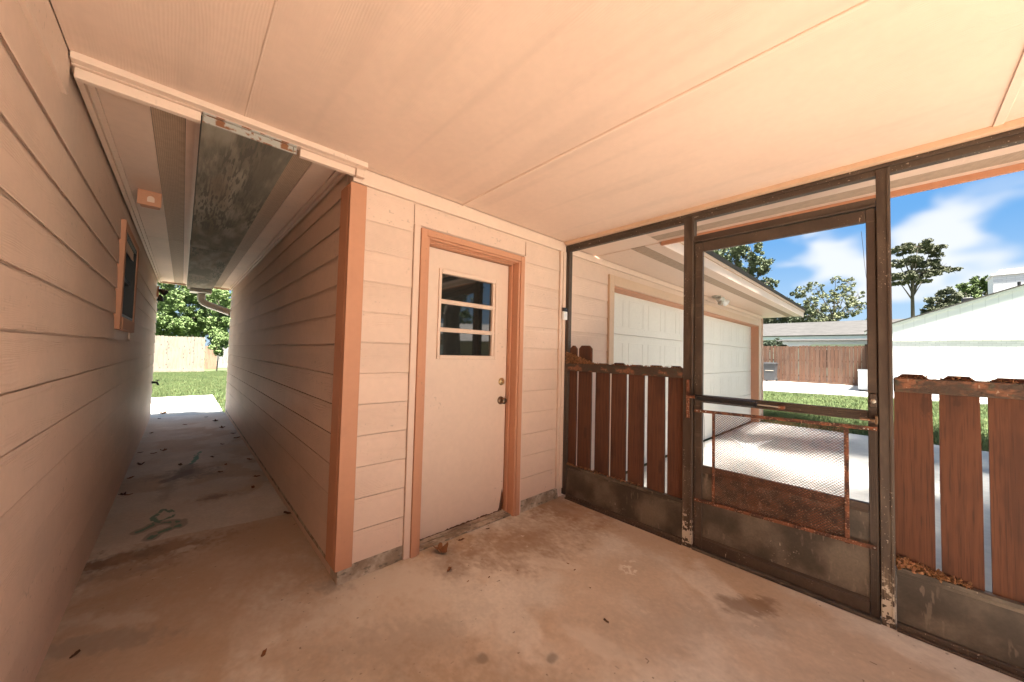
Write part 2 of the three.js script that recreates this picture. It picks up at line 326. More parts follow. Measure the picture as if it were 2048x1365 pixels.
function structure(name, geo, mat) {
  const m = new THREE.Mesh(geo, mat); m.name = numbered(name); m.userData.kind = 'structure'; m.castShadow = m.receiveShadow = true; scene.add(m);
  BASE.set(m, [0, 0, 0]); ROOT.set(m, m); return m;
}
const R0 = rng(7);
function B(x0, x1, y0, y1, z0, z1, r = 0, swap = false) {
  const w = x1 - x0, h = y1 - y0, d = z1 - z0;
  const g = r > 0 ? new RoundedBoxGeometry(w, h, d, 1, Math.min(r, w / 2.01, h / 2.01, d / 2.01)) : new THREE.BoxGeometry(w, h, d);
  g.translate((x0 + x1) / 2, (y0 + y1) / 2, (z0 + z1) / 2);
  return uvm(g.index ? g.toNonIndexed() : g, swap, R0() * 3, R0() * 3);
}
const merge = (a) => mergeGeometries(a.map((g) => { const q = g.index ? g.toNonIndexed() : g; for (const k of Object.keys(q.attributes)) if (!['position', 'normal', 'uv'].includes(k)) q.deleteAttribute(k); return q; }));
// straight prism: polygon (a, b) swept along t; map(a, b, t) gives the point
function prism(poly, t0, t1, map) {
  const pos = [], q = (a, b, c) => pos.push(...a, ...b, ...c), n = poly.length;
  for (let i = 0; i < n; i++) {
    const [a0, b0] = poly[i], [a1, b1] = poly[(i + 1) % n];
    const A = map(a0, b0, t0), Bq = map(a1, b1, t0), C = map(a1, b1, t1), D = map(a0, b0, t1);
    q(A, Bq, C); q(A, C, D);
  }
  const tri = THREE.ShapeUtils.triangulateShape(poly.map((v) => new THREE.Vector2(...v)), []);
  for (const [i, j, k] of tri) { q(map(...poly[i], t0), map(...poly[k], t0), map(...poly[j], t0)); q(map(...poly[i], t1), map(...poly[j], t1), map(...poly[k], t1)); }
  const g = new THREE.BufferGeometry(); g.setAttribute('position', new THREE.Float32BufferAttribute(pos, 3)); g.computeVertexNormals();
  // make the faces point outwards
  let vol = 0; const a = new THREE.Vector3(), b = new THREE.Vector3(), c = new THREE.Vector3();
  for (let i = 0; i < pos.length; i += 9) { a.fromArray(pos, i); b.fromArray(pos, i + 3); c.fromArray(pos, i + 6); vol += a.dot(b.cross(c)); }
  if (vol < 0) { const p = g.attributes.position.array; for (let i = 0; i < p.length; i += 9) for (let k = 0; k < 3; k++) { const t = p[i + 3 + k]; p[i + 3 + k] = p[i + 6 + k]; p[i + 6 + k] = t; } g.computeVertexNormals(); }
  return uvm(g, false, R0() * 3, R0() * 3);
}
function tube(pts, r, seg = 10, rad = 8) {
  const g = new THREE.TubeGeometry(new THREE.CatmullRomCurve3(pts.map((p) => new THREE.Vector3(...p))), seg, r, rad).toNonIndexed(); return uvm(g);
}
function rod(a, b, r0, r1 = r0, seg = 12) {
  const A = new THREE.Vector3(...a), Bv = new THREE.Vector3(...b), d = Bv.clone().sub(A), L = d.length();
  const g = new THREE.CylinderGeometry(r1, r0, L, seg).toNonIndexed();
  g.applyQuaternion(new THREE.Quaternion().setFromUnitVectors(new THREE.Vector3(0, 1, 0), d.normalize()));
  g.translate((A.x + Bv.x) / 2, (A.y + Bv.y) / 2, (A.z + Bv.z) / 2); return g;
}
function lathe(pts, at, dir, seg = 24) {
  const g = new THREE.LatheGeometry(pts.map((p) => new THREE.Vector2(...p)), seg).toNonIndexed();
  g.applyQuaternion(new THREE.Quaternion().setFromUnitVectors(new THREE.Vector3(0, 1, 0), new THREE.Vector3(...dir).normalize())); g.translate(...at); return g;
}
const lapW = (e) => [[0.0008, 0.013], [0.006, 0.0115], [0.0142, 0], [0.0160, 0.002], [0.0105, e - 0.036], [0.0096, e - 0.033], [0.0086, e - 0.0105], [0.0009, e - 0.0090], [0.0008, e + 0.003], [0.0004, e + 0.003]];
// one lap-siding board: d is the distance out of the wall, b the height; bottom edge proud, top tucked under the next
const lap = (e) => [[0.0008, 0.013], [0.0045, 0.0115], [0.0098, 0], [0.0112, 0.0018], [0.0080, e - 0.034], [0.0071, e - 0.031], [0.0062, e - 0.0062], [0.0009, e - 0.0050], [0.0008, e + 0.003], [0.0004, e + 0.003]];
// ------------------------------------------------------------------ ground and slabs
const L = 1.942, W = 1.048, CEIL = 2.375;
{
  const g = new THREE.PlaneGeometry(520, 520); g.rotateX(-Math.PI / 2); g.translate(20, -0.125, 0);
  structure('ground', uvm(g), M.soil);
}
const floorUV = (g, x0, w, z0, h) => { const p = g.attributes.position, u = g.attributes.uv; for (let i = 0; i < p.count; i++) u.setXY(i, (p.getX(i) - x0) / w, (p.getZ(i) - z0) / h); return g; };
const crackZ = (x) => -1.318 + (x + 1.05) * 0.14 + (fbm(x * 9, 2, 3, 91) - 0.5) * 0.03;
const crackPts = (dz) => { const a = []; for (let i = 0; i <= 40; i++) { const x = -1.06 + i * 0.0275; a.push([x, crackZ(x) + dz]); } return a; };
{
  const poly = [...crackPts(0.005), [0.04, -0.04], [2.06, -0.04], [2.06, 4.28], [-1.06, 4.28]];
  structure('porch_floor', floorUV(prism(poly, -0.14, 0, (a, b, t) => [a, t, b]), -1.06, 3.12, -1.34, 5.64), M.porchFloor);
  const p2 = [[-1.06, -7.05], [0.08, -7.05], [0.08, crackZ(0.08) - 0.004], ...crackPts(-0.004).reverse()];
  structure('passage_floor', floorUV(prism(p2, -0.14, -0.003, (a, b, t) => [a, t, b]), -1.06, 1.14, -7.10, 6.02), M.passFloor);
  structure('back_patio', B(-2.2, 0.0, -0.14, -0.035, -10.85, -7.06, 0.008), M.concPale);
}
// driveway in cast bays with open joints, and the neighbour's apron
for (const [x0, x1] of [[2.07, 5.55], [5.562, 9.1]]) for (const [z0, z1] of [[-0.1, 3.6], [3.612, 8], [8.012, 14]])
  structure('driveway_slab', B(x0, x1, -0.16, -0.10, z0, z1, 0.008), M.conc);
{
  const poly = [[18.7, -4], [19.2, -1], [20.1, 1.6], [20.5, 4.4], [20.7, 9], [22, 9], [22, 1.2], [25.6, 1.2], [26.2, -9], [18.0, -9]];
  const g = prism(poly, -0.2, -0.07, (a, b, t) => [a, t + (t > -0.1 ? clamp((a - 19.5) / 5.5) * 0.20 : 0), b]);
  structure('front_patio', B(-1.04, 2.06, -0.15, -0.02, 4.29, 15, 0.008), M.concPale);
  structure('neighbour_drive', g, M.conc);
}
// lawns: real blades
function lawn(name, label, n, pick, seed) {
  const r = rng(seed), pos = [], col = new THREE.Color();
  for (let k = 0; k < 6; k++) { const a = r() * 6.28, dx = Math.cos(a), dz = Math.sin(a), ox = (r() - 0.5) * 0.05, oz = (r() - 0.5) * 0.05, h = 0.035 + r() * 0.03, w = 0.004, l = 0.02 * r(); pos.push(ox - dz * w, 0, oz + dx * w, ox + dz * w, 0, oz - dx * w, ox + dx * l, h, oz + dz * l); }
  const g = new THREE.BufferGeometry(); g.setAttribute('position', new THREE.Float32BufferAttribute(pos, 3)); g.computeVertexNormals();
  const m = new THREE.InstancedMesh(g, std({ color: 0xffffff, roughness: 0.9 }), n), o = new THREE.Object3D();
  for (let i = 0; i < n; i++) {
    const [x, z] = pick(r); o.position.set(x, -0.125, z); o.rotation.y = r() * 6.28; const s = 0.8 + r() * 0.8; o.scale.set(s * 1.6, s, s * 1.6); o.updateMatrix(); m.setMatrixAt(i, o.matrix);
    const t = fbm(x * 1.5, z * 1.5, 3, seed); col.setRGB(0.065 + 0.06 * t + 0.03 * r(), 0.105 + 0.06 * t + 0.02 * r(), 0.038 + 0.025 * t); m.setColorAt(i, col);
  }
  m.name = name; m.userData = { kind: 'stuff', label, category: 'grass' }; m.castShadow = m.receiveShadow = true; scene.add(m);
}
lawn('back_lawn_grass', 'bright green mown grass between the patio and the pale board fence', 46000, (r) => { for (;;) { const x = -6 + r() * 9, z = -7.3 - Math.pow(r(), 0.8) * 17; if (x > 0.03 || z < -10.9 || x < -2.3) return [x, z]; } }, 71);
lawn('side_lawn_grass', 'strip of green lawn between the two concrete drives', 52000, (r) => { const z = -6 + r() * 14, x0 = 9.13, x1 = 19.4 + clamp(z, -4, 4) * 0.26; return [x0 + r() * (x1 - x0), z]; }, 73);

// ------------------------------------------------------------------ the garage: door wall, passage wall, garage front
const E = 0.1815, ROWS = [...Array(12).keys()].map((k) => 0.089 + k * E);
const S = (z) => -z * 0.012;                                    // the eaves of the passage climb a little
const sbox = (x0, x1, y0, y1, z0, z1) => prism([[x0, y0], [x1, y0], [x1, y1], [x0, y1]], z0, z1, (a, b, t) => [a, b + S(t), t]);
const garage = thing('garage_building', 'peach lap-sided garage with a part-glazed side door and wide overhead door', 'garage', [4.6, 0, -3.5]);
{
  const w = [];
  w.push(B(0.016, 9.30, 2.09, 2.60, -0.15, -0.016), B(0.016, 0.49, -0.02, 2.09, -0.15, -0.016), B(1.33, 2.787, -0.1, 2.09, -0.15, -0.016), B(8.95, 9.30, -0.1, 2.09, -0.15, -0.016));
  w.push(B(0.016, 0.15, -0.02, 2.55, -7.03, -0.152), B(9.15, 9.30, -0.1, 2.55, -7.03, -0.152), B(0.152, 9.148, -0.1, 2.55, -7.03, -6.9));
  add(garage, 'wall', merge(w), M.paint);
  // door-wall boards, both sides of the door, and on past the screen to the garage door
  const front = (x0, x1, y, e = E) => add(garage, 'siding_board', prism(lap(e), x0, x1, (d, b, t) => [t, y + b, -0.0142 + d]), M.siding);
  for (const y of ROWS) {
    const e = Math.min(E, 2.283 - y);
    front(0.071, 0.384, y, e);
    if (y < 2.2) front(1.421, 1.862, y + 0.006, Math.min(E, 2.277 - y));
    front(1.985, 2.692, y + 0.003, e);
  }
  front(0.390, 1.404, 2.143, 0.138);
  for (const y of ROWS) front(9.06, 9.31, y - 0.02, E);
  // passage boards
  for (let k = -1; k < 13; k++) { const y = 0.075 + k * E; add(garage, 'siding_board', prism(lapW(k === 12 ? 0.14 : E), -7.045, -0.132, (d, b, t) => [0.0142 - d, y + b + S(t) * 0.12 * Math.max(0, k) / 12, t]), k % 3 ? M.sidingB : M.siding); }
  add(garage, 'corner_board', B(-0.021, 0.0705, 0.087, 2.272, -0.012, 0.021, 0.003, true), M.trim);
  add(garage, 'corner_board', B(-0.0225, -0.002, 0.089, 2.270, -0.150, -0.014, 0.003, true), M.trim);
  add(garage, 'frieze_board', B(-0.005, 1.940, 2.284, 2.373, -0.012, 0.009, 0.002), M.strip);
  add(garage, 'frieze_board', B(1.985, 9.31, 2.284, 2.345, -0.012, 0.007, 0.002), M.strip);
  add(garage, 'trim_strip', B(1.866, 1.899, 0.092, 2.283, -0.012, 0.012, 0.003, true), M.paint);
  add(garage, 'trim_strip', B(1.902, 1.9405, 0.088, 2.283, -0.012, 0.019, 0.003, true), M.strip);
  add(garage, 'trim_strip', B(0.387, 0.430, 0.0, 2.141, -0.014, 0.010, 0.003, true), M.paint);
  add(garage, 'trim_strip', B(1.391, 1.419, 0.0, 2.141, -0.014, 0.004, 0.003, true), M.paint);
  // footing: rough concrete ledge showing below the boards
  const foot = (x0, x1, f) => { const g = new THREE.BoxGeometry(x1 - x0, 0.094, 0.12, Math.ceil((x1 - x0) * 50), 5, 3); g.translate((x0 + x1) / 2, 0.044, f - 0.06); const p = g.attributes.position; for (let i = 0; i < p.count; i++) { const n = fbm(p.getX(i) * 16, p.getY(i) * 30, 3, 95) - 0.5; if (p.getZ(i) > f - 0.01) p.setZ(i, p.getZ(i) + n * 0.014 + (0.05 - p.getY(i)) * 0.10); } g.computeVertexNormals(); return uvm(g.toNonIndexed()); };
  add(garage, 'footing', foot(0.0, 0.385, -0.004), M.footing);
  add(garage, 'footing', foot(1.42, 1.90, -0.004), M.footing);
  add(garage, 'footing', B(0.004, 0.10, -0.05, 0.076, -7.0, -0.02), M.footing);
  // side-door casing, jambs and stops
  add(garage, 'door_casing', B(0.4315, 0.476, -0.001, 2.125, -0.014, 0.021, 0.004, true), M.trim);
  add(garage, 'door_casing', B(1.346, 1.390, -0.001, 2.125, -0.014, 0.021, 0.004, true), M.trim);
  add(garage, 'door_casing', B(0.4765, 1.3455, 2.080, 2.1245, -0.014, 0.0205, 0.004), M.trim);
  add(garage, 'door_jamb', merge([B(0.478, 0.497, 0, 2.078, -0.15, 0.012, 0.002, true), B(0.497, 0.509, 0, 2.06, -0.098, -0.06, 0.002, true)]), M.trim);
  add(garage, 'door_jamb', merge([B(1.326, 1.3445, 0, 2.078, -0.15, 0.012, 0.002, true), B(1.314, 1.326, 0, 2.06, -0.098, -0.060, 0.003, true)]), M.trim);
  add(garage, 'door_jamb', merge([B(0.499, 1.324, 2.066, 2.079, -0.15, 0.010, 0.002), B(0.511, 1.312, 2.054, 2.066, -0.098, -0.05, 0.004), B(0.511, 1.312, 2.060, 2.0665, -0.045, -0.025, 0.003)]), M.trim);
  add(garage, 'threshold', merge([B(0.498, 1.326, 0.001, 0.013, -0.14, -0.012, 0.003), B(0.498, 1.326, 0.0135, 0.021, -0.115, -0.06, 0.003)]), M.footing);
  // the door leaf, rotten at its lower corner
  const bot = []; const rr = rng(33);
  for (let i = 0; i <= 60; i++) { const x = 0.513 + i * (1.311 - 0.513) / 60; let y = 0.025 + rr() * 0.008 * (x > 0.75 ? 1.6 : 0.6); if (x < 0.56) y += 0.012; if (x > 1.262) y = 0.03 + 0.17 * sm(1.262, 1.306, x) * (0.75 + rr() * 0.4); bot.push([x, y]); }
  const win = [[0.650, 1.272], [1.182, 1.272], [1.182, 1.900], [0.650, 1.900]];
  const leafShape = new THREE.Shape([...bot, [1.311, 2.050], [0.513, 2.050]].map((v) => new THREE.Vector2(...v)));
  leafShape.holes.push(new THREE.Path(win.map((v) => new THREE.Vector2(...v))));
  const lg = new THREE.ExtrudeGeometry(leafShape, { depth: 0.038, bevelEnabled: false }).toNonIndexed(); lg.translate(0, 0, -0.138);
  const door = add(garage, 'door', uvm(lg), M.doorPaint, { label: 'peach painted door with three glass lights, its lower corner rotted away' });
  add(door, 'rotten_core', B(0.520, 1.304, 0.018, 0.24, -0.134, -0.104, 0.002, true), M.rot);
  const fr = (x0, x1, y0, y1) => B(x0, x1, y0, y1, -0.136, -0.088, 0.004);
  add(door, 'window_frame', merge([fr(0.640, 0.662, 1.262, 1.912), fr(1.170, 1.192, 1.262, 1.912), fr(0.6625, 1.1695, 1.262, 1.290), fr(0.6625, 1.1695, 1.880, 1.912), B(0.662, 0.668, 1.29, 1.88, -0.13, -0.100), B(1.146, 1.170, 1.29, 1.88, -0.13, -0.097, 0.003)]), M.doorPaint);
  for (const y of [1.474, 1.679]) add(door, 'muntin', merge([B(0.663, 1.170, y - 0.016, y + 0.016, -0.128, -0.100, 0.004), B(0.663, 1.170, y - 0.007, y + 0.007, -0.102, -0.092, 0.003)]), M.doorPaint);
  for (const [y0, y1] of [[1.290, 1.458], [1.490, 1.663], [1.695, 1.880]]) add(door, 'glass_pane', B(0.668, 1.147, y0, y1, -0.124, -0.118), M.glass);
  add(door, 'deadbolt', merge([lathe([[0, 0.016], [0.017, 0.016], [0.020, 0.012], [0.029, 0.008], [0.031, 0]], [1.262, 1.080, -0.10], [0, 0, 1]), B(1.2595, 1.2645, 1.072, 1.088, -0.086, -0.079)]), M.brass);
  add(door, 'door_knob', lathe([[0, 0.062], [0.014, 0.061], [0.024, 0.055], [0.0265, 0.046], [0.022, 0.036], [0.012, 0.029], [0.011, 0.016], [0.020, 0.012], [0.031, 0.008], [0.033, 0]], [1.258, 0.926, -0.10], [0, 0, 1]), M.bronze);
  // overhead door in four sections with pressed panels
  const gx0 = 2.80, gx1 = 8.94;
  const gd = add(garage, 'overhead_door', B(gx0, gx1, -0.08, 2.10, -0.20, -0.165), M.garage);
  [[-0.09, 0.525], [0.530, 1.05], [1.055, 1.574], [1.580, 2.10]].forEach(([y0, y1]) => {
    const a = [B(gx0, gx1, y0, y1, -0.16, -0.132, 0.004)], n = 12, pw = (gx1 - gx0) / n;
    for (let k = 0; k < n; k++) { const xa = gx0 + k * pw + 0.07, xb = gx0 + (k + 1) * pw - 0.07; a.push(B(xa, xb, y0 + 0.09, y0 + 0.098, -0.132, -0.1295, 0.001), B(xa, xb, y1 - 0.098, y1 - 0.09, -0.132, -0.1295, 0.001), B(xa, xa + 0.008, y0 + 0.099, y1 - 0.099, -0.132, -0.1295, 0.001), B(xb - 0.008, xb, y0 + 0.099, y1 - 0.099, -0.132, -0.1295, 0.001)); }
    add(gd, 'door_section', merge(a), M.garage);
  });
  const TR2 = M.trimPale = std({ map: paintMap([0.66, 0.44, 0.295], 91, 0.1), roughness: 0.5 });
  add(garage, 'overhead_casing', B(2.693, 2.787, -0.10, 2.207, -0.016, 0.022, 0.003, true), TR2);
  add(garage, 'overhead_casing', B(2.788, 8.95, 2.095, 2.207, -0.016, 0.0215, 0.003), TR2);
  add(garage, 'overhead_casing', B(8.951, 9.045, -0.10, 2.207, -0.016, 0.022, 0.003, true), TR2);
  add(garage, 'overhead_jamb', merge([B(2.770, 2.797, -0.1, 2.09, -0.16, 0.015, 0.002, true), B(8.935, 8.949, -0.1, 2.09, -0.16, 0.015, 0.002, true), B(2.798, 8.934, 2.07, 2.093, -0.16, 0.015, 0.003)]), M.trim);
  add(garage, 'corner_board', B(9.312, 9.335, -0.1, 2.30, -0.10, 0.02, 0.003, true), M.paint);
  // eaves
  add(garage, 'soffit', B(2.44, 9.78, 2.346, 2.358, 0.012, 0.40), M.strip);
  add(garage, 'soffit_vent', B(2.44, 9.78, 2.347, 2.357, 0.402, 0.54), M.vent);
  add(garage, 'soffit', B(2.44, 9.78, 2.346, 2.358, 0.542, 0.68), M.strip);
  add(garage, 'fascia', B(2.452, 9.80, 2.325, 2.455, 0.682, 0.706, 0.003), M.strip);
  add(garage, 'fascia', B(2.452, 9.80, 2.430, 2.480, 0.708, 0.722, 0.003), M.trimPale);
  add(garage, 'soffit', B(9.32, 9.78, 2.346, 2.358, -7.3, 0.01), M.strip);
  const roof = [[0.73, 2.470], [-3.5, 3.88], [-7.12, 2.670], [-7.12, 2.710], [-3.5, 3.93], [0.75, 2.512]];
  add(garage, 'roof', prism(roof, 2.46, 9.86, (a, b, t) => [t, b, a]), M.shingleDark);
  add(garage, 'roof', prism([[-0.28, 2.50], [2.455, 3.42], [2.455, 3.46], [-0.30, 2.54]], -7.12, -0.2, (a, b, t) => [a, b, t]), M.shingleDark);
  // passage side eave
  for (const [z0, z1] of [[-7.04, -4.87], [-4.862, -3.05], [-3.042, 0.0]]) {
    add(garage, 'soffit_panel', sbox(-0.168, 0.012, 2.405, 2.415, z0, z1), M.soffit);
    add(garage, 'soffit_vent', sbox(-0.288, -0.170, 2.406, 2.416, z0, z1), M.vent);
  }
  add(garage, 'soffit_moulding', sbox(-0.020, -0.001, 2.372, 2.404, -7.04, 0.0), M.paint);
  add(garage, 'soffit_moulding', sbox(-0.045, -0.021, 2.392, 2.404, -7.04, 0.0), M.paint);
  add(garage, 'fascia', sbox(-0.306, -0.289, 2.36, 2.50, -7.06, 0.0), M.strip);
  add(garage, 'fascia', sbox(-0.288, 0.012, 2.375, 2.43, -7.07, -7.045), M.paint);
}

// ------------------------------------------------------------------ the house on the passage's other side
const house = thing('house_wall', 'peach lap-sided house side wall with a small window, along the covered passage', 'house', [-1.5, 0, -1.4]);
{
  add(house, 'wall', merge([B(-1.20, -W - 0.016, -0.1, 2.60, -7.03, -2.66), B(-1.20, -W - 0.016, -0.1, 2.60, -1.78, 6.0), B(-1.20, -W - 0.016, -0.1, 1.51, -2.66, -1.78), B(-1.20, -W - 0.016, 2.18, 2.60, -2.66, -1.78), B(-9, -1.20, -0.1, 2.60, -7.03, -6.9)]), M.paint);
  for (let k = 0; k < 12; k++) {
    const y = 0.076 + k * E, cut = y + E > 1.43 && y < 2.19, e = k === 11 ? 0.25 : E;
    const run = (z0, z1) => add(house, 'siding_board', prism(lapW(e), z0, z1, (d, b, t) => [-W - 0.0142 + d, y + b, t]), k % 2 ? M.siding : M.sidingB);
    if (cut && k < 11) { run(-7.045, -2.752); run(-1.704, 6.0); } else run(-7.045, 6.0);
  }
  add(house, 'siding_board', prism(lapW(0.10), -7.045, 6.0, (d, b, t) => [-W - 0.0142 + d, -0.02 + b, t]), M.sidingB);
  add(house, 'frieze_board', B(-W - 0.01, -W + 0.013, 2.226, 2.374, 0.045, 6.0, 0.003), M.paint);
  for (const [z0, z1] of [[-7.04, -3.155], [-3.147, 0.0]]) {
    add(house, 'soffit_panel', sbox(-1.05, -0.842, 2.405, 2.415, z0, z1), M.soffit);
    add(house, 'soffit_vent', sbox(-0.840, -0.722, 2.406, 2.416, z0, z1), M.vent);
    add(house, 'soffit_panel', sbox(-0.720, -0.684, 2.405, 2.415, z0, z1), M.soffit);
  }
  add(house, 'soffit_moulding', sbox(-W, -W + 0.020, 2.372, 2.404, -7.04, 0.0), M.paint);
  add(house, 'soffit_moulding', sbox(-W + 0.021, -W + 0.045, 2.392, 2.404, -7.04, 0.0), M.paint);
  add(house, 'fascia', sbox(-0.684, -0.668, 2.36, 2.52, -7.06, 0.0), M.paint);
  add(house, 'fascia', sbox(-1.05, -0.685, 2.375, 2.45, -7.07, -7.045), M.strip);
  const win = add(house, 'window', B(-1.125, -1.105, 1.515, 2.175, -2.655, -1.785), M.glass);
  add(win, 'window_frame', merge([B(-1.10, -1.03, 1.515, 1.545, -2.655, -1.785, 0.003), B(-1.10, -1.03, 2.145, 2.175, -2.655, -1.785, 0.003), B(-1.10, -1.03, 1.546, 2.144, -2.655, -2.628, 0.003), B(-1.10, -1.03, 1.546, 2.144, -1.812, -1.785, 0.003), B(-1.104, -1.06, 1.84, 1.868, -2.627, -1.813, 0.003)]), M.black);
  add(win, 'window_casing', B(-W - 0.01, -W + 0.026, 1.42, 2.225, -1.784, -1.706, 0.003, true), M.trim);
  add(win, 'window_casing', B(-W - 0.01, -W + 0.026, 1.42, 2.225, -2.75, -2.656, 0.003, true), M.trim);
  add(win, 'window_casing', B(-W - 0.01, -W + 0.025, 2.176, 2.225, -2.655, -1.785, 0.003), M.trim);
  add(win, 'window_sill', B(-W - 0.01, -W + 0.034, 1.42, 1.514, -2.655, -1.785, 0.003), M.trim);
  add(house, 'roof', prism([[-0.64, 2.53], [-5, 3.9], [-9.4, 2.5], [-9.4, 2.54], [-5, 3.95], [-0.62, 2.57]], -7.12, 6.3, (a, b, t) => [a, b, t]), M.shingleDark);
}
// ------------------------------------------------------------------ porch roof
const porch = thing('porch_roof', 'low porch ceiling of peach grained boards with a trimmed edge at the passage', 'ceiling', [0.7, 2.375, 2.3]);
{
  const xs = [[-1.034, -0.521], [-0.5195, 0.7495], [0.7505, 1.975]], zs = [[0.0, 2.4395], [2.4405, 3.5]];
  for (const [x0, x1] of xs) for (const [z0, z1] of zs) if (z0 < 1 || x0 > 0.7) add(porch, 'ceiling_panel', B(x0, x1, CEIL, CEIL + 0.012, x1 < 0.8 && z0 < 0.1 ? 0.055 : z0 + 0.01, z1, 0.0015), M.ceil);
  add(porch, 'ceiling_panel', B(0.0465, 0.7495, CEIL, CEIL + 0.012, 0.010, 0.0545), M.ceil);
  add(porch, 'ceiling_panel', B(-1.034, 0.7495, CEIL, CEIL + 0.012, 2.4405, 2.58, 0.0015), M.ceil);
  add(porch, 'seam_bead', rod([0.75, CEIL - 0.001, 0.012], [0.75, CEIL - 0.001, 2.44], 0.0085, 0.0085, 10), M.strip);
  add(porch, 'seam_bead', rod([-0.5203, CEIL + 0.0005, 0.06], [-0.5203, CEIL + 0.0005, 2.44], 0.004, 0.004, 8), M.ceil);
  add(porch, 'seam_batten', merge([B(0.76, 1.93, CEIL - 0.007, CEIL - 0.0005, 2.425, 2.455, 0.002)]), M.ceil);
  add(porch, 'edge_strip', B(-1.030, 0.045, 2.347, 2.3745, 0.055, 0.092, 0.002), M.strip);
  add(porch, 'edge_board', B(-1.032, 0.045, 2.345, 2.40, 0.0095, 0.0545, 0.002), M.paint);
  add(porch, 'edge_strip', B(-1.026, -0.668, 2.305, 2.344, 0.012, 0.040, 0.002), M.strip);
  add(porch, 'edge_strip', B(-0.282, -0.006, 2.305, 2.344, 0.012, 0.040, 0.002), M.strip);
  add(porch, 'edge_return', B(-0.004, 0.044, 2.30, 2.344, 0.022, 0.053, 0.002), M.paint);
  add(porch, 'wall_plate', B(1.905, 1.972, 2.347, 2.3745, 0.022, 3.5, 0.002), M.trimPale);
  add(porch, 'soffit_panel', B(1.985, 2.245, 2.352, 2.364, 0.69, 3.5, 0.001), M.soffit);
  add(porch, 'soffit_vent', B(2.247, 2.375, 2.353, 2.363, 0.69, 3.5), M.vent);
  add(porch, 'soffit_panel', B(2.377, 2.425, 2.352, 2.364, 0.69, 3.5, 0.001), M.soffit);
  add(porch, 'soffit_panel', B(1.985, 2.44, 2.352, 2.364, 0.012, 0.685, 0.001), M.strip);
  add(porch, 'fascia', B(2.427, 2.449, 2.318, 2.48, 0.70, 3.52, 0.003), M.trim);
  add(porch, 'fascia', B(-1.03, 0.752, 2.33, 2.50, 2.582, 2.604, 0.003), M.strip);
  add(porch, 'fascia', B(0.730, 0.752, 2.33, 2.50, 2.606, 3.53, 0.003), M.strip);
  add(porch, 'roof_deck', merge([B(-1.04, 0.75, 2.43, 2.50, -0.02, 2.58), B(0.752, 2.43, 2.43, 2.50, -0.02, 3.54), B(-0.25, 0.75, 2.52, 2.56, -0.6, 2.59), B(0.752, 2.43, 2.52, 2.56, -0.6, 3.55)]), M.shingleDark);
}

// ------------------------------------------------------------------ gutter between the two eaves
const gutter = thing('box_gutter', 'grey tin box gutter with peeling paint hung between the two eaves', 'gutter', [-0.475, 2.30, -3.4]);
{
  const sec = (z0, z1) => merge([sbox(-0.664, -0.312, 2.300, 2.304, z0, z1), sbox(-0.664, -0.660, 2.3045, 2.46, z0, z1), sbox(-0.316, -0.312, 2.3045, 2.46, z0, z1)]);
  add(gutter, 'gutter_section', sec(-2.798, 0.045), M.gutter);
  add(gutter, 'gutter_section', sec(-6.93, -2.810), M.gutterFar);
  add(gutter, 'gutter_joint', merge([sbox(-0.659, -0.317, 2.3045, 2.309, -2.85, -2.76), sbox(-0.670, -0.6645, 2.31, 2.46, -2.85, -2.76), sbox(-0.3115, -0.3065, 2.31, 2.46, -2.85, -2.76)]), M.black);
  add(gutter, 'end_lip', merge([B(-0.664, -0.300, 2.336, 2.344, 0.040, 0.056, 0.003), B(-0.664, -0.300, 2.298, 2.3035, 0.046, 0.054, 0.002), B(-0.664, -0.300, 2.304, 2.335, 0.042, 0.0445)]), M.rustTin);
  add(gutter, 'outlet_box', B(-0.628, -0.318, 2.315, 2.378, -6.93, -6.62, 0.004), M.tin);
  add(gutter, 'downspout', merge([tube([[-0.455, 2.315, -6.86], [-0.455, 2.235, -6.86], [-0.44, 2.17, -6.86], [-0.36, 2.115, -6.86], [-0.2, 2.06, -6.86], [-0.02, 1.99, -6.86]], 0.062, 24, 16), rod([-0.455, 2.24, -6.86], [-0.455, 2.255, -6.86], 0.067, 0.067, 20), rod([-0.345, 2.112, -6.86], [-0.33, 2.106, -6.86], 0.067, 0.067, 20)]), M.tin);
}

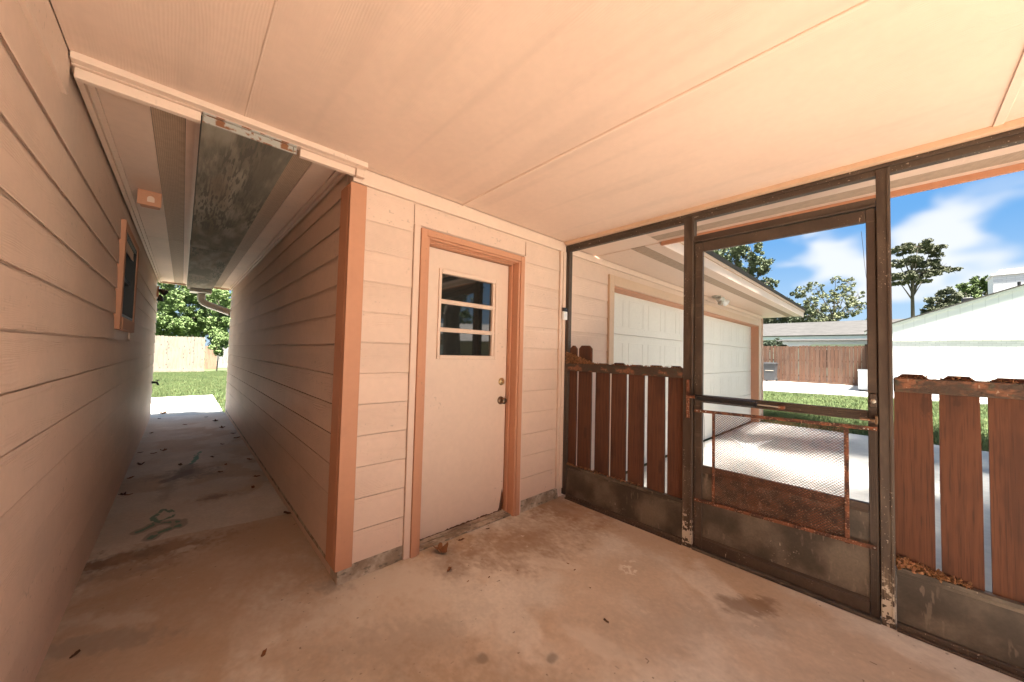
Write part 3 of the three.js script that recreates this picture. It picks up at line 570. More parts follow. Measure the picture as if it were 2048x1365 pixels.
// ------------------------------------------------------------------ screen wall
const wall = thing('screen_wall', 'dark brown porch screen frame with cedar pickets over dusty kick panels', 'screen wall', [L, 0, 1.5]);
{
  const X0 = L, X1 = L + 0.05;
  add(wall, 'top_rail', merge([B(X0 + 0.006, X1, 2.292, 2.3455, 0.004, 3.46, 0.003), B(X0 - 0.004, X0 + 0.0055, 2.325, 2.3455, 0.022, 3.46, 0.002)]), M.frame);
  add(wall, 'jamb', merge([B(X0 + 0.002, X1, 0.03, 2.29, 0.004, 0.05, 0.003, true), B(X0 - 0.0, X0 + 0.012, 0.09, 2.32, 0.021, 0.032, 0.002, true)]), M.frame);
  const post = (z0, z1) => add(wall, 'post', uvm(merge([B(X0 - 0.002, X1 + 0.01, 0.0, 2.322, z0, z1, 0.004), B(X0 - 0.007, X0 - 0.0025, 0.03, 2.318, z1 - 0.014, z1 - 0.004, 0.002)])), M.post);
  add(wall, 'door_stop', B(X0 + 0.040, X1 + 0.012, 0.02, 2.129, 1.158, 1.175, 0.002, true), M.frame);
  add(wall, 'door_stop', B(X0 + 0.040, X1 + 0.012, 0.02, 2.129, 2.044, 2.0595, 0.002, true), M.frame);
  post(1.089, 1.157); post(2.060, 2.112); post(2.945, 3.005); post(3.40, 3.46);
  add(wall, 'door_header', merge([B(X0, X1, 2.130, 2.176, 1.158, 2.059, 0.003), B(X0 - 0.006, X0 - 0.0005, 2.132, 2.142, 1.158, 2.059, 0.002)]), M.frame);
  const bay = (z0, z1) => {
    add(wall, 'kick_panel', B(X0 + 0.018, X0 + 0.026, 0.04, 0.285, z0, z1), M.panel);
    add(wall, 'kick_rail', merge([B(X0 + 0.002, X1, 0.286, 0.308, z0, z1, 0.004), B(X0 + 0.010, X0 + 0.0175, 0.268, 0.2855, z0, z1, 0.003)]), M.panel);
    add(wall, 'sill', merge([B(X0 + 0.002, X1, 0.002, 0.040, z0, z1, 0.005), B(X0 - 0.012, X0 + 0.001, 0.001, 0.014, z0, z1, 0.003)]), M.frame);
    add(wall, 'picket_rail', B(X0 - 0.006, X0 + 0.026, 1.168, 1.238, z0, z1, 0.006), M.rail);
  };
  bay(0.052, 1.088); bay(2.113, 2.944); bay(3.006, 3.399);
  const r = rng(88);
  const picket = (z0, z1, top, mat) => {
    const c = 0.028, a = r() * 0.004, b = r() * 0.004;
    const poly = [[z0, 0.300], [z1, 0.300], [z1 + a * 0.5, 0.8], [z1 - b, top - c], [z1 - c - b, top], [z0 + c + a, top], [z0 + a, top - c], [z0 - b * 0.5, 0.75]];
    const g = prism(poly, X0 + 0.0275, X0 + 0.044, (p, q, t) => [t, q, p]); add(wall, 'picket', g, mat);
  };
  [[0.055, 0.136, 1.402], [0.157, 0.297, 1.402], [0.341, 0.476, 1.248], [0.496, 0.631, 1.258], [0.653, 0.785, 1.247], [0.815, 0.948, 1.250], [0.971, 1.084, 1.251]].forEach(([a, b, t], i) => picket(a, b, t, i % 2 ? M.cedarB : M.cedar));
  [[2.1122, 2.241, 1.258], [2.260, 2.381, 1.257], [2.402, 2.53, 1.256], [2.552, 2.68, 1.258], [2.70, 2.83, 1.257], [2.848, 2.94, 1.256]].forEach(([a, b, t], i) => picket(a, b, t, i % 2 ? M.cedarB : M.cedar));
}
// heaps of dead needles and leaf caught on the rails
function litter(name, label, n, pick, seed, len) {
  const r = rng(seed), g = merge([B(-0.5, 0.5, -0.035, 0.035, -0.02, 0.02)]);
  const m = new THREE.InstancedMesh(g, std({ color: 0xffffff, roughness: 0.95 }), n), o = new THREE.Object3D(), c = new THREE.Color();
  for (let i = 0; i < n; i++) {
    const [x, y, z] = pick(r); o.position.set(x, y, z); o.rotation.set(r() * 6, r() * 6, (r() - 0.5) * 1.2); const s = len * (0.4 + r()); o.scale.set(s, s * (r() < 0.3 ? 3 : 1), s * (r() < 0.3 ? 8 : 2)); o.updateMatrix(); m.setMatrixAt(i, o.matrix);
    const t = r(); c.setRGB(0.13 + 0.27 * t, 0.06 + 0.13 * t, 0.03 + 0.07 * t * t); m.setColorAt(i, c);
  }
  m.name = name; m.userData = { kind: 'stuff', label, category: 'leaf litter' }; m.castShadow = m.receiveShadow = true; scene.add(m);
}
litter('leaf_litter', 'wedge of dead brown needles heaped on the picket rail in the corner', 2600, (r) => { for (;;) { const z = 0.03 + r() * 0.36, y = 1.235 + r() * 0.11, h = 1.345 - 0.30 * z + 0.01 * (r() - 0.5); if (y < h) return [L + 0.002 + r() * 0.022, y, z]; } }, 201, 0.022);
litter('leaf_litter_001', 'thin line of dead needles lying along the broken picket rail', 260, (r) => [L + 0.0 + r() * 0.024, 1.239 + r() * r() * 0.008, r() < 0.6 ? 0.35 + r() * 0.73 : 2.115 + r() * 0.6], 203, 0.018);
litter('leaf_litter_002', 'small pile of dead leaves on the kick rail beside the door post', 330, (r) => { const z = 2.12 + Math.pow(r(), 1.6) * 0.22; return [L + 0.004 + r() * 0.022, 0.31 + r() * 0.045 * (1 - (z - 2.12) / 0.26), z]; }, 205, 0.03);
litter('leaf_litter_003', 'scraps of dead leaf along the kick rail in the corner bay', 260, (r) => [L + 0.004 + r() * 0.02, 0.309 + r() * 0.014, 0.06 + Math.pow(r(), 1.5) * 0.7], 207, 0.018);

// ------------------------------------------------------------------ screen door
const door = thing('screen_door', 'worn dark brown screen door with a rusty mesh guard and black closer', 'door', [L, 0, 1.16]);
{
  const a = L + 0.008, b = L + 0.038, z0 = 1.160, z1 = 2.057;
  add(door, 'stile', merge([B(a, b, 0.022, 2.126, z0, 1.214, 0.004, true), B(a - 0.003, a - 0.0005, 0.05, 2.1, 1.168, 1.174, 0.001, true)]), M.frame);
  const g = [B(a, b, 0.022, 2.126, 2.021, z1, 0.004, true)]; for (let k = 0; k < 4; k++) g.push(B(a - 0.003, a - 0.0003, 0.06, 0.975, 2.024 + k * 0.007, 2.0275 + k * 0.007, 0.001, true));
  add(door, 'stile', merge(g), M.frame);
  add(door, 'top_rail', B(a + 0.001, b - 0.001, 2.058, 2.1255, 1.2145, 2.0205, 0.004), M.frame);
  const mr = [B(a, b, 1.008, 1.060, 1.2145, 2.0205, 0.004)]; for (let k = 0; k < 4; k++) mr.push(B(a - 0.003, a - 0.0003, 1.014 + k * 0.011, 1.019 + k * 0.011, 1.25, 2.02, 0.001));
  add(door, 'mid_rail', merge(mr), M.frame);
  add(door, 'lower_rail', merge([B(a, b, 0.530, 0.580, 1.2145, 2.0205, 0.004), B(a - 0.004, a - 0.0005, 0.536, 0.546, 1.216, 2.019, 0.002)]), M.frame);
  add(door, 'kick_panel', B(a + 0.008, a + 0.014, 0.10, 0.529, 1.2145, 2.0205), M.panel);
  add(door, 'bottom_rail', merge([B(a, b, 0.022, 0.085, 1.2145, 2.0205, 0.005), B(a + 0.002, a + 0.0075, 0.086, 0.104, 1.2145, 2.0205, 0.003)]), M.frame);
  add(door, 'door_sweep', B(L - 0.012, L + 0.03, 0.001, 0.020, 1.158, 2.059, 0.004), M.panel);
  // guard: expanded metal in a flat-bar frame
  const gx = L - 0.012;
  const bar = (za, zb, ya, yb) => prism([[za, ya], [zb, yb], [zb, yb + 0.020], [za, ya + 0.020]], gx, gx + 0.004, (p, q, t) => [t, q, p]);
  add(door, 'guard_bar', bar(1.172, 2.056, 0.940, 0.962), M.rust);
  add(door, 'guard_bar', bar(1.172, 2.048, 0.336, 0.362), M.rust);
  add(door, 'guard_bar', B(gx + 0.005, gx + 0.009, 0.335, 0.955, 1.282, 1.300, 0.001, true), M.rust);
  add(door, 'guard_bar', B(gx + 0.005, gx + 0.009, 0.352, 0.970, 1.929, 1.948, 0.001, true), M.rust);
  const pos = [], nz = 38, ny = 78, dz = (1.931 - 1.298) / nz, dy = 0.590 / ny, xg = gx + 0.0105;
  const quad = (p, q, w) => { const dzv = q[1] - p[1], dyv = q[0] - p[0], l = Math.hypot(dzv, dyv), ny_ = dzv / l * w, nz_ = -dyv / l * w; for (const x of [xg, xg + 0.0016]) pos.push(x, p[0] + ny_, p[1] + nz_, x, p[0] - ny_, p[1] - nz_, x, q[0] - ny_, q[1] - nz_, x, p[0] + ny_, p[1] + nz_, x, q[0] - ny_, q[1] - nz_, x, q[0] + ny_, q[1] + nz_); for (const s of [1, -1]) { const A = [p[0] + s * ny_, p[1] + s * nz_], Bq = [q[0] + s * ny_, q[1] + s * nz_]; pos.push(xg, ...A, xg, ...Bq, xg + 0.0016, ...Bq, xg, ...A, xg + 0.0016, ...Bq, xg + 0.0016, ...A); } };
  for (let j = 0; j < ny; j++) for (let i = 0; i < nz; i++) {
    const z = 1.298 + i * dz, y = 0.352 + j * dy + (z - 1.298) * 0.026, f = (j % 2) ? 1 : -1;
    quad([y + f * dy * 0.32, z], [y - f * dy * 0.32 + 0.0002, z + dz / 2], 0.0013); quad([y - f * dy * 0.32, z + dz / 2], [y + f * dy * 0.32 + 0.0002, z + dz], 0.0013);
  }
  const mg = new THREE.BufferGeometry(); mg.setAttribute('position', new THREE.Float32BufferAttribute(pos, 3)); mg.computeVertexNormals();
  add(door, 'mesh_guard', uvm(mg), M.rust, { kind: 'stuff', label: 'rusty expanded metal mesh' });
  for (const [z, y] of [[1.188, 0.951], [1.212, 0.951], [1.245, 0.952], [2.005, 0.968], [2.02, 0.968], [2.044, 0.970], [1.18, 0.347], [2.04, 0.372]]) add(door, 'rivet', lathe([[0, 0.003], [0.003, 0.002], [0.004, 0]], [gx, y, z], [-1, 0, 0], 10), M.steel);
  const cl = add(door, 'closer', merge([rod([L - 0.050, 1.046, 1.195], [L - 0.036, 1.038, 1.535], 0.019, 0.019, 18), rod([L - 0.036, 1.0378, 1.5355], [L - 0.0356, 1.0375, 1.545], 0.011, 0.010, 16)]), M.blackGloss, { label: 'black tube of the pneumatic closer' });
  add(cl, 'rod', rod([L - 0.035, 1.037, 1.54], [L - 0.026, 1.034, 1.66], 0.004, 0.004, 10), M.steel);
  add(cl, 'bracket', merge([B(L - 0.030, L + 0.006, 1.024, 1.042, 1.645, 1.675, 0.002), B(L - 0.054, L - 0.002, 1.036, 1.054, 1.150, 1.20, 0.003)]), M.rust);
  add(door, 'jamb_bracket', B(L - 0.016, L - 0.0025, 0.893, 1.160, 1.118, 1.140, 0.002, true), M.rust);
  const lk = add(door, 'lock_plate', B(L - 0.004, L + 0.0075, 1.080, 1.148, 2.0275, 2.0555, 0.004), M.frame);
  add(lk, 'lock_rim', lathe([[0.0, 0.006], [0.006, 0.006], [0.0095, 0.004], [0.012, 0.0]], [L - 0.004, 1.112, 2.0415], [-1, 0, 0], 18), M.steel);
  const ln = add(door, 'latch', merge([B(L - 0.034, L + 0.007, 0.998, 1.040, 2.046, 2.058, 0.003), B(L - 0.036, L - 0.014, 1.006, 1.024, 2.03, 2.047, 0.003)]), M.bronze);
  add(ln, 'latch_lever', rod([L - 0.028, 1.016, 2.046], [L - 0.032, 1.018, 1.992], 0.0055, 0.0075, 12), M.bronze);
  add(door, 'loose_thread', tube([[L + 0.012, 2.012, 2.004], [L + 0.014, 1.92, 2.010], [L + 0.013, 1.83, 2.015], [L + 0.012, 1.76, 2.021]], 0.0008, 12, 4), M.black);
  add(door, 'loose_thread', tube([[L + 0.012, 0.935, 1.222], [L + 0.010, 0.88, 1.229], [L + 0.012, 0.75, 1.228], [L + 0.012, 0.60, 1.222]], 0.0009, 12, 4), M.black);
}

// ------------------------------------------------------------------ fittings
{
  const t = thing('doorbell', 'white doorbell camera with a black top on the trim beside the screen', 'doorbell', [1.911, 1.69, 0.02]);
  add(t, 'camera_head', B(1.884, 1.938, 1.7165, 1.752, 0.0215, 0.046, 0.005), M.blackGloss);
  add(t, 'body', B(1.884, 1.938, 1.640, 1.716, 0.0215, 0.044, 0.004), M.white);
  const rg = new THREE.TorusGeometry(0.0105, 0.0018, 8, 28).toNonIndexed(); rg.translate(1.911, 1.684, 0.0442); add(t, 'button_ring', rg, M.ring);
  add(t, 'lens', lathe([[0, 0.003], [0.007, 0.002], [0.009, 0]], [1.911, 1.735, 0.046], [0, 0, 1], 16), M.black);
}
{
  const t = thing('soffit_box', 'small tilted salmon cover plate hanging from the passage soffit', 'cover plate', [-0.903, 2.425, -1.56]);
  const g = merge([B(-0.966, -0.842, 2.318, 2.424, -1.552, -1.538, 0.003)]); add(t, 'cover_plate', g, M.trim);
  add(t, 'junction_box', B(-0.955, -0.853, 2.33, 2.423, -1.66, -1.5525, 0.004), M.trim);
  const s = new THREE.Shape(); s.absarc(0, 0, 0.019, 0, Math.PI); s.lineTo(-0.019, -0.024); s.lineTo(0.019, -0.024);
  const q = new THREE.ExtrudeGeometry(s, { depth: 0.002, bevelEnabled: false }).toNonIndexed(); q.translate(-0.897, 2.368, -1.5375); add(t, 'paint_patch', uvm(q), M.strip);
}
{
  const t = thing('security_light', 'black twin flood light on the house wall at the far end of the passage', 'flood light', [-1.04, 2.2, -6.6]);
  add(t, 'mount', B(-1.046, -1.022, 2.15, 2.34, -6.66, -6.56, 0.004), M.trim);
  add(t, 'arm', rod([-1.02, 2.26, -6.6], [-0.99, 2.25, -6.58], 0.02, 0.02), M.black);
  add(t, 'lamp_head', lathe([[0, 0.10], [0.03, 0.098], [0.040, 0.06], [0.052, 0.02], [0.056, 0]], [-0.935, 2.225, -6.55], [-0.8, 0.5, -0.3], 20), M.black);
  add(t, 'lamp_head', lathe([[0, 0.09], [0.026, 0.088], [0.036, 0.05], [0.044, 0.01], [0.046, 0]], [-1.0, 2.08, -6.56], [0.05, 1, 0.1], 20), M.black);
  add(t, 'sensor', new THREE.SphereGeometry(0.022, 14, 10).toNonIndexed().translate(-1.0, 2.17, -6.56), M.black);
}
{
  const t = thing('hose_tap', 'dark brass garden hose tap low on the house wall', 'tap', [-1.04, 0.65, -6.7]);
  add(t, 'spout', merge([rod([-1.046, 0.66, -6.7], [-0.985, 0.66, -6.7], 0.022, 0.017), rod([-0.985, 0.664, -6.7], [-0.962, 0.61, -6.7], 0.015, 0.016)]), M.black);
  const w = new THREE.TorusGeometry(0.026, 0.006, 8, 20).toNonIndexed(); w.rotateX(Math.PI / 2.2); w.translate(-0.972, 0.695, -6.7); add(t, 'handle', merge([w, rod([-0.985, 0.66, -6.7], [-0.972, 0.695, -6.7], 0.006)]), M.black);
}
{
  const t = thing('garage_flood_light', 'white twin flood light with a sensor under the garage eave', 'flood light', [5.7, 2.34, 0.15]);
  add(t, 'base_plate', lathe([[0, 0.03], [0.05, 0.028], [0.07, 0.01], [0.07, 0]], [5.70, 2.345, 0.14], [0, -1, 0], 24), M.steel);
  for (const [x, z, dx, dz, k] of [[5.70, 0.22, -0.25, 0.7, 0], [6.02, 0.20, 0.75, 0.5, 1]]) {
    add(t, 'arm', rod([5.70, 2.315, 0.14], [x - dx * 0.09, 2.285, z - dz * 0.09], 0.014), M.steel);
    add(t, 'lamp', lathe([[0.0, 0.11], [0.030, 0.108], [0.036, 0.08], [0.05, 0.03], [0.062, 0.004], [0.058, 0.0], [0, -0.012]], [x, 2.26, z], [-dx, 0.45, -dz], 22), k ? M.white : M.tin);
  }
  add(t, 'sensor', B(5.655, 5.735, 2.195, 2.262, 0.17, 0.235, 0.012), M.steel);
}
// dry leaves, each its own
const leafMats = [[0.17, 0.075, 0.035], [0.11, 0.055, 0.03], [0.26, 0.115, 0.05]].map((c) => std({ color: new THREE.Color(...c), roughness: 0.85, side: THREE.DoubleSide }));
function leafGeo(seed, lobes) {
  const r = rng(seed), n = 22, pos = [], curl = 0.4 + r() * 1.2;
  const rim = []; for (let i = 0; i < n; i++) { const a = i / n * Math.PI * 2; let q = lobes ? 0.55 + 0.45 * Math.pow(Math.abs(Math.cos(a * 2.5 + 0.3)), 0.7) : 0.5 + 0.5 * Math.pow(Math.abs(Math.cos(a)), 1.4); q *= 0.85 + 0.3 * r(); const x = Math.cos(a) * q, z = Math.sin(a) * q * (lobes ? 0.8 : 0.62); rim.push([x, 0.10 + curl * z * z * 0.9 + 0.18 * x * x + 0.06 * r(), z]); }
  for (let i = 0; i < n; i++) { const a = rim[i], b = rim[(i + 1) % n]; pos.push(0, 0.06, 0, ...b, ...a); pos.push(0, 0.02, 0, a[0], a[1] - 0.04, a[2], b[0], b[1] - 0.04, b[2]); pos.push(...a, ...b, b[0], b[1] - 0.04, b[2], ...a, b[0], b[1] - 0.04, b[2], a[0], a[1] - 0.04, a[2]); }
  const g = new THREE.BufferGeometry(); g.setAttribute('position', new THREE.Float32BufferAttribute(pos, 3)); g.computeVertexNormals(); return g;
}
const leafG = [leafGeo(1, false), leafGeo(2, false), leafGeo(3, true), leafGeo(4, false)], lr = rng(404);
function leaf(x, z, s, label, group, y = 0, gi = -1) {
  const m = new THREE.Mesh(leafG[gi < 0 ? Math.floor(lr() * 4) : gi], leafMats[Math.floor(lr() * 3)]); m.name = numbered('dry_leaf');
  m.position.set(x, y - 0.018 * s, z); m.rotation.y = lr() * 6.28; m.scale.setScalar(s); m.castShadow = m.receiveShadow = true;
  m.userData = { label, category: 'leaf' }; if (group) m.userData.group = group; scene.add(m);
}
for (const [x, z] of [[-0.965, -5.43], [-0.80, -4.09], [-0.88, -4.0], [-0.644, -3.23], [-0.96, -3.5], [-0.366, -3.4], [-0.273, -2.96], [-0.339, -2.70], [-0.05, -3.03], [-0.075, -2.31], [-0.142, -1.98], [-0.06, -4.72], [-0.196, -6.03], [-0.594, -5.94], [-0.235, -4.05], [-0.05, -4.35], [-1.0, -4.14], [-1.0, -3.0], [-1.01, -2.47], [-0.97, -2.44], [-0.93, -6.85], [-0.30, -6.6], [-0.15, -5.3]])
  leaf(x, z, 0.026 + lr() * 0.024, 'small curled brown dry leaf on the pale passage slab', 'dry leaves along the passage', -0.003);
for (const [x, z] of [[-0.7, -8.2], [-0.35, -8.8], [-0.85, -8.9], [-0.5, -9.6], [-0.2, -10.2], [-0.9, -7.7]]) leaf(x, z, 0.05 + lr() * 0.03, 'dry brown leaf on the sunlit back patio', 'dry leaves on the patio', -0.035);
leaf(0.617, 0.075, 0.06, 'large lobed brown oak leaf lying in front of the door sill', null, 0, 2);
leaf(-0.016, -1.165, 0.042, 'reddish brown leaf at the slab joint against the garage wall', null, 0, 1);
for (const [x, z, s] of [[0.55, 0.28, 0.034], [0.80, 0.045, 0.035], [1.043, 0.04, 0.022], [0.688, 0.49, 0.014], [1.149, 0.707, 0.014], [1.129, 0.775, 0.014], [0.907, 1.136, 0.025], [0.859, 0.551, 0.01], [1.06, 0.935, 0.008], [-0.958, -0.237, 0.030], [-0.373, 0.268, 0.030], [0.572, 0.441, 0.012]])
  leaf(x, z, s * 0.72, 'small brown dry leaf scrap on the stained porch concrete', 'leaf scraps on the porch floor');
{
  // dried white paint spilt on the driveway
  const poly = [[6.70, 0.03], [6.24, 0.335], [6.02, 0.44], [5.83, 0.52], [5.76, 0.60], [5.79, 0.69], [5.85, 0.66], [5.92, 0.70], [6.02, 0.63], [6.25, 0.585], [6.55, 0.60], [7.02, 0.64], [6.72, 0.53], [6.50, 0.46], [6.38, 0.40], [6.34, 0.33]];
  const g = prism(poly, -0.0985, -0.0955, (a, b, t) => [a, t, b]); const t = thing('paint_spill', 'dried white star-shaped paint spill on the driveway outside the screen door', 'paint spill', [6.2, -0.0985, 0.5]); add(t, 'paint_film', g, M.white);
}
// ------------------------------------------------------------------ beyond the porch
const fwd = new THREE.Vector3(0.67986985, 0.03684976, -0.73240636), rgt = new THREE.Vector3(0.73206101, 0.02469014, 0.68079151), upv = new THREE.Vector3(-0.04317022, 0.99901576, 0.01019019);
const at = (px, py, d) => { const v = fwd.clone().addScaledVector(rgt, (px - 1024) / 710.37).addScaledVector(upv, -(py - 682.5) / 710.37).multiplyScalar(d).add(camera.position); return [v.x, v.y, v.z]; };
const TURN = -Math.PI / 2;                                      // the neighbours face the porch
const loc = (o) => ({ ...o, local: true });
// trees: trunk, limbs, and a crown of separate leaves
const leafMat = std({ color: 0xffffff, vertexColors: true, roughness: 0.8, side: THREE.DoubleSide });
const bark = std({ map: tex(128, 256, (u, v) => { const n = fbm(u * 14, v * 10, 4, 611, 14, 10); return mix3([0.05, 0.038, 0.028], [0.17, 0.135, 0.105], n); }, { size: [0.5, 1] }), roughness: 0.95 });
const barkPale = std({ map: tex(128, 256, (u, v) => { const n = fbm(u * 14, v * 10, 4, 617, 14, 10); return mix3([0.10, 0.085, 0.07], [0.30, 0.26, 0.22], n); }, { size: [0.5, 1] }), roughness: 0.95 });
function tree(name, label, base, top, tr, blobs, { n = 5000, ls = 0.16, c0 = [0.045, 0.075, 0.025], c1 = [0.11, 0.16, 0.05], flat = 1, fill = 0.55, seed = 1, barkMat = bark, group } = {}) {
  const t = thing(name, label, 'tree', base, group), r = rng(seed * 7919 + 13);
  const bv = new THREE.Vector3(...base), tv = new THREE.Vector3(...top);
  const mid = bv.clone().lerp(tv, 0.5).add(new THREE.Vector3((r() - 0.5) * tr * 3, 0, (r() - 0.5) * tr * 3));
  const parts = [[bv, mid, tr, tr * 0.75], [mid, tv, tr * 0.75, tr * 0.45]].map(([a, b, ra, rb]) => rod(a.toArray(), b.toArray(), ra, rb, 10));
  add(t, 'trunk', uvm(merge(parts)), barkMat);
  const limbs = [];
  for (const [bx, by, bz, br] of blobs) {
    const k = 0.35 + 0.6 * r(), s = mid.clone().lerp(tv, k), e = new THREE.Vector3(bx, by, bz), m2 = s.clone().lerp(e, 0.55); m2.y += (r() - 0.3) * br * 0.3;
    limbs.push(rod(s.toArray(), m2.toArray(), tr * 0.36, tr * 0.22, 6), rod(m2.toArray(), e.toArray(), tr * 0.22, tr * 0.10, 6));
    for (let q = 0; q < 6; q++) { const d = new THREE.Vector3(r() - 0.5, (r() - 0.5) * flat, r() - 0.5).normalize().multiplyScalar(br * 0.85); limbs.push(rod(e.toArray(), e.clone().add(d).toArray(), tr * 0.10, tr * 0.03, 4)); }
  }
  add(t, 'limbs', uvm(merge(limbs)), barkMat);
  const pos = new Float32Array(n * 18), col = new Float32Array(n * 18), tot = blobs.reduce((a, b) => a + b[3] * b[3], 0);
  let o = 0; const a = new THREE.Vector3(), b = new THREE.Vector3(), c = new THREE.Vector3(), up2 = new THREE.Vector3();
  for (const [bx, by, bz, br] of blobs) {
    const cl = []; for (let q = 0; q < 26; q++) { const v = new THREE.Vector3(r() - 0.5, r() - 0.5, r() - 0.5).normalize().multiplyScalar(br * Math.pow(r(), 1 - fill)); cl.push([v.x, v.y * flat, v.z, br * (0.13 + 0.2 * r()), r()]); }
    const cnt = Math.floor(n * br * br / tot);
    for (let i = 0; i < cnt && o < n; i++, o++) {
      const q = cl[Math.floor(r() * cl.length)]; up2.set(r() - 0.5, r() - 0.5, r() - 0.5).normalize();
      const rr = q[3] * Math.pow(r(), 0.45), cx = bx + q[0] + up2.x * rr, cy = by + q[1] + up2.y * rr * Math.min(1, flat + 0.25), cz = bz + q[2] + up2.z * rr;
      a.set(r() - 0.5, (r() - 0.5) * 0.9, r() - 0.5).normalize(); b.set(r() - 0.5, r() - 0.5, r() - 0.5).cross(a).normalize();
      const s = ls * (0.6 + 0.8 * r()), w = s * 0.42;
      const P = [[a.x * s, a.y * s, a.z * s], [b.x * w, b.y * w, b.z * w], [-a.x * s, -a.y * s, -a.z * s], [-b.x * w, -b.y * w, -b.z * w]], k = clamp(0.25 + 0.4 * q[4] + 0.5 * (r() - 0.3)), cc = mix3(c0, c1, k);
      [0, 1, 2, 0, 2, 3].forEach((id, m) => { const f = o * 18 + m * 3; pos[f] = cx + P[id][0]; pos[f + 1] = cy + P[id][1]; pos[f + 2] = cz + P[id][2]; col[f] = cc[0]; col[f + 1] = cc[1]; col[f + 2] = cc[2]; });
    }
  }
  const g = new THREE.BufferGeometry(); g.setAttribute('position', new THREE.BufferAttribute(pos.slice(0, o * 18), 3)); g.setAttribute('color', new THREE.BufferAttribute(col.slice(0, o * 18), 3)); g.computeVertexNormals();
  add(t, 'crown', g, leafMat); return t;
}
const blobsAt = (list, d, j = 1) => { const r = rng(d * 31 + list.length); return list.map(([x, y, rp]) => { const p = at(x, y, d + (r() - 0.5) * rp * d / 710 * 1.6 * j); return [...p, rp * d / 710]; }); };
const groundUnder = (px, d) => { const p = at(px, 730, d); return [p[0], -0.125, p[2]]; };
{
  // tall flat-topped pine
  const d = 45, b = groundUnder(1832, d), tp = at(1824, 530, d);
  tree('pine_tree', 'tall lone pine with a bare leaning trunk and flat layered crown', b, tp, 0.25, blobsAt([[1802, 502, 22], [1836, 493, 26], [1862, 500, 19], [1798, 528, 18], [1826, 520, 16], [1856, 527, 22], [1880, 538, 16], [1906, 540, 11], [1806, 554, 24], [1840, 548, 22], [1868, 546, 16], [1800, 566, 14], [1846, 562, 12], [1872, 512, 12]], d, 0.7), { n: 24000, ls: 0.15, c0: [0.050, 0.055, 0.030], c1: [0.132, 0.135, 0.077], flat: 0.36, seed: 3, fill: 0.7 });
}
tree('oak_tree', 'leafy green tree rising above the garage roof', groundUnder(1490, 32), at(1490, 560, 32), 0.28, blobsAt([[1428, 510, 22], [1465, 502, 26], [1505, 508, 24], [1532, 535, 20], [1495, 545, 28], [1538, 566, 16], [1455, 545, 28], [1520, 585, 22], [1400, 520, 20]], 32), { n: 18000, ls: 0.115, c0: [0.055, 0.072, 0.033], c1: [0.135, 0.158, 0.08], seed: 5 });
tree('oak_tree', 'broad dark green tree behind the grey shingled roof', groundUnder(1575, 42), at(1575, 650, 42), 0.4, blobsAt([[1540, 632, 26], [1580, 612, 28], [1612, 634, 26], [1560, 650, 26], [1640, 645, 24], [1596, 655, 24], [1520, 640, 28]], 42), { n: 15000, ls: 0.15, c0: [0.039, 0.052, 0.028], c1: [0.105, 0.124, 0.066], seed: 7 });
tree('young_tree', 'sparse pale yellow-green tree with sky showing between its twigs', groundUnder(1665, 37), at(1668, 620, 37), 0.16, blobsAt([[1603, 584, 11], [1632, 577, 14], [1655, 604, 20], [1682, 592, 19], [1698, 566, 11], [1690, 618, 22], [1716, 590, 10], [1655, 632, 22], [1728, 612, 8], [1622, 606, 12], [1672, 560, 8]], 37), { n: 6500, ls: 0.11, c0: [0.075, 0.092, 0.036], c1: [0.165, 0.17, 0.085], seed: 9, fill: 0.92 });
tree('oak_tree', 'dark rounded tree just left of the white chimney', groundUnder(1890, 36), at(1890, 620, 36), 0.25, blobsAt([[1876, 608, 18], [1898, 594, 19], [1922, 602, 17], [1862, 622, 14], [1905, 615, 18]], 36), { n: 9000, ls: 0.12, c0: [0.044, 0.050, 0.028], c1: [0.110, 0.118, 0.066], seed: 11 });
tree('oak_tree', 'bright green tree top against the white chimney', groundUnder(1955, 38), at(1955, 610, 38), 0.25, blobsAt([[1938, 582, 17], [1960, 566, 16], [1976, 580, 17], [1950, 600, 20], [1924, 575, 9]], 38), { n: 8000, ls: 0.12, c0: [0.044, 0.066, 0.017], c1: [0.110, 0.154, 0.044], seed: 13 });
tree('oak_tree', 'low distant tree between the grey roof and the white gable', groundUnder(1742, 50), at(1742, 670, 50), 0.3, blobsAt([[1725, 652, 15], [1755, 640, 16], [1790, 655, 12], [1710, 664, 12]], 50), { n: 3500, ls: 0.24, c0: [0.039, 0.055, 0.028], c1: [0.094, 0.121, 0.061], seed: 15 });
tree('shrub', 'dark green shrub showing over the brown fence below the carport roof', groundUnder(1560, 25), at(1560, 710, 25), 0.08, blobsAt([[1535, 692, 12], [1560, 690, 12], [1580, 696, 9], [1515, 694, 12]], 25), { n: 2500, ls: 0.10, c0: [0.028, 0.041, 0.022], c1: [0.066, 0.088, 0.050], seed: 17 });

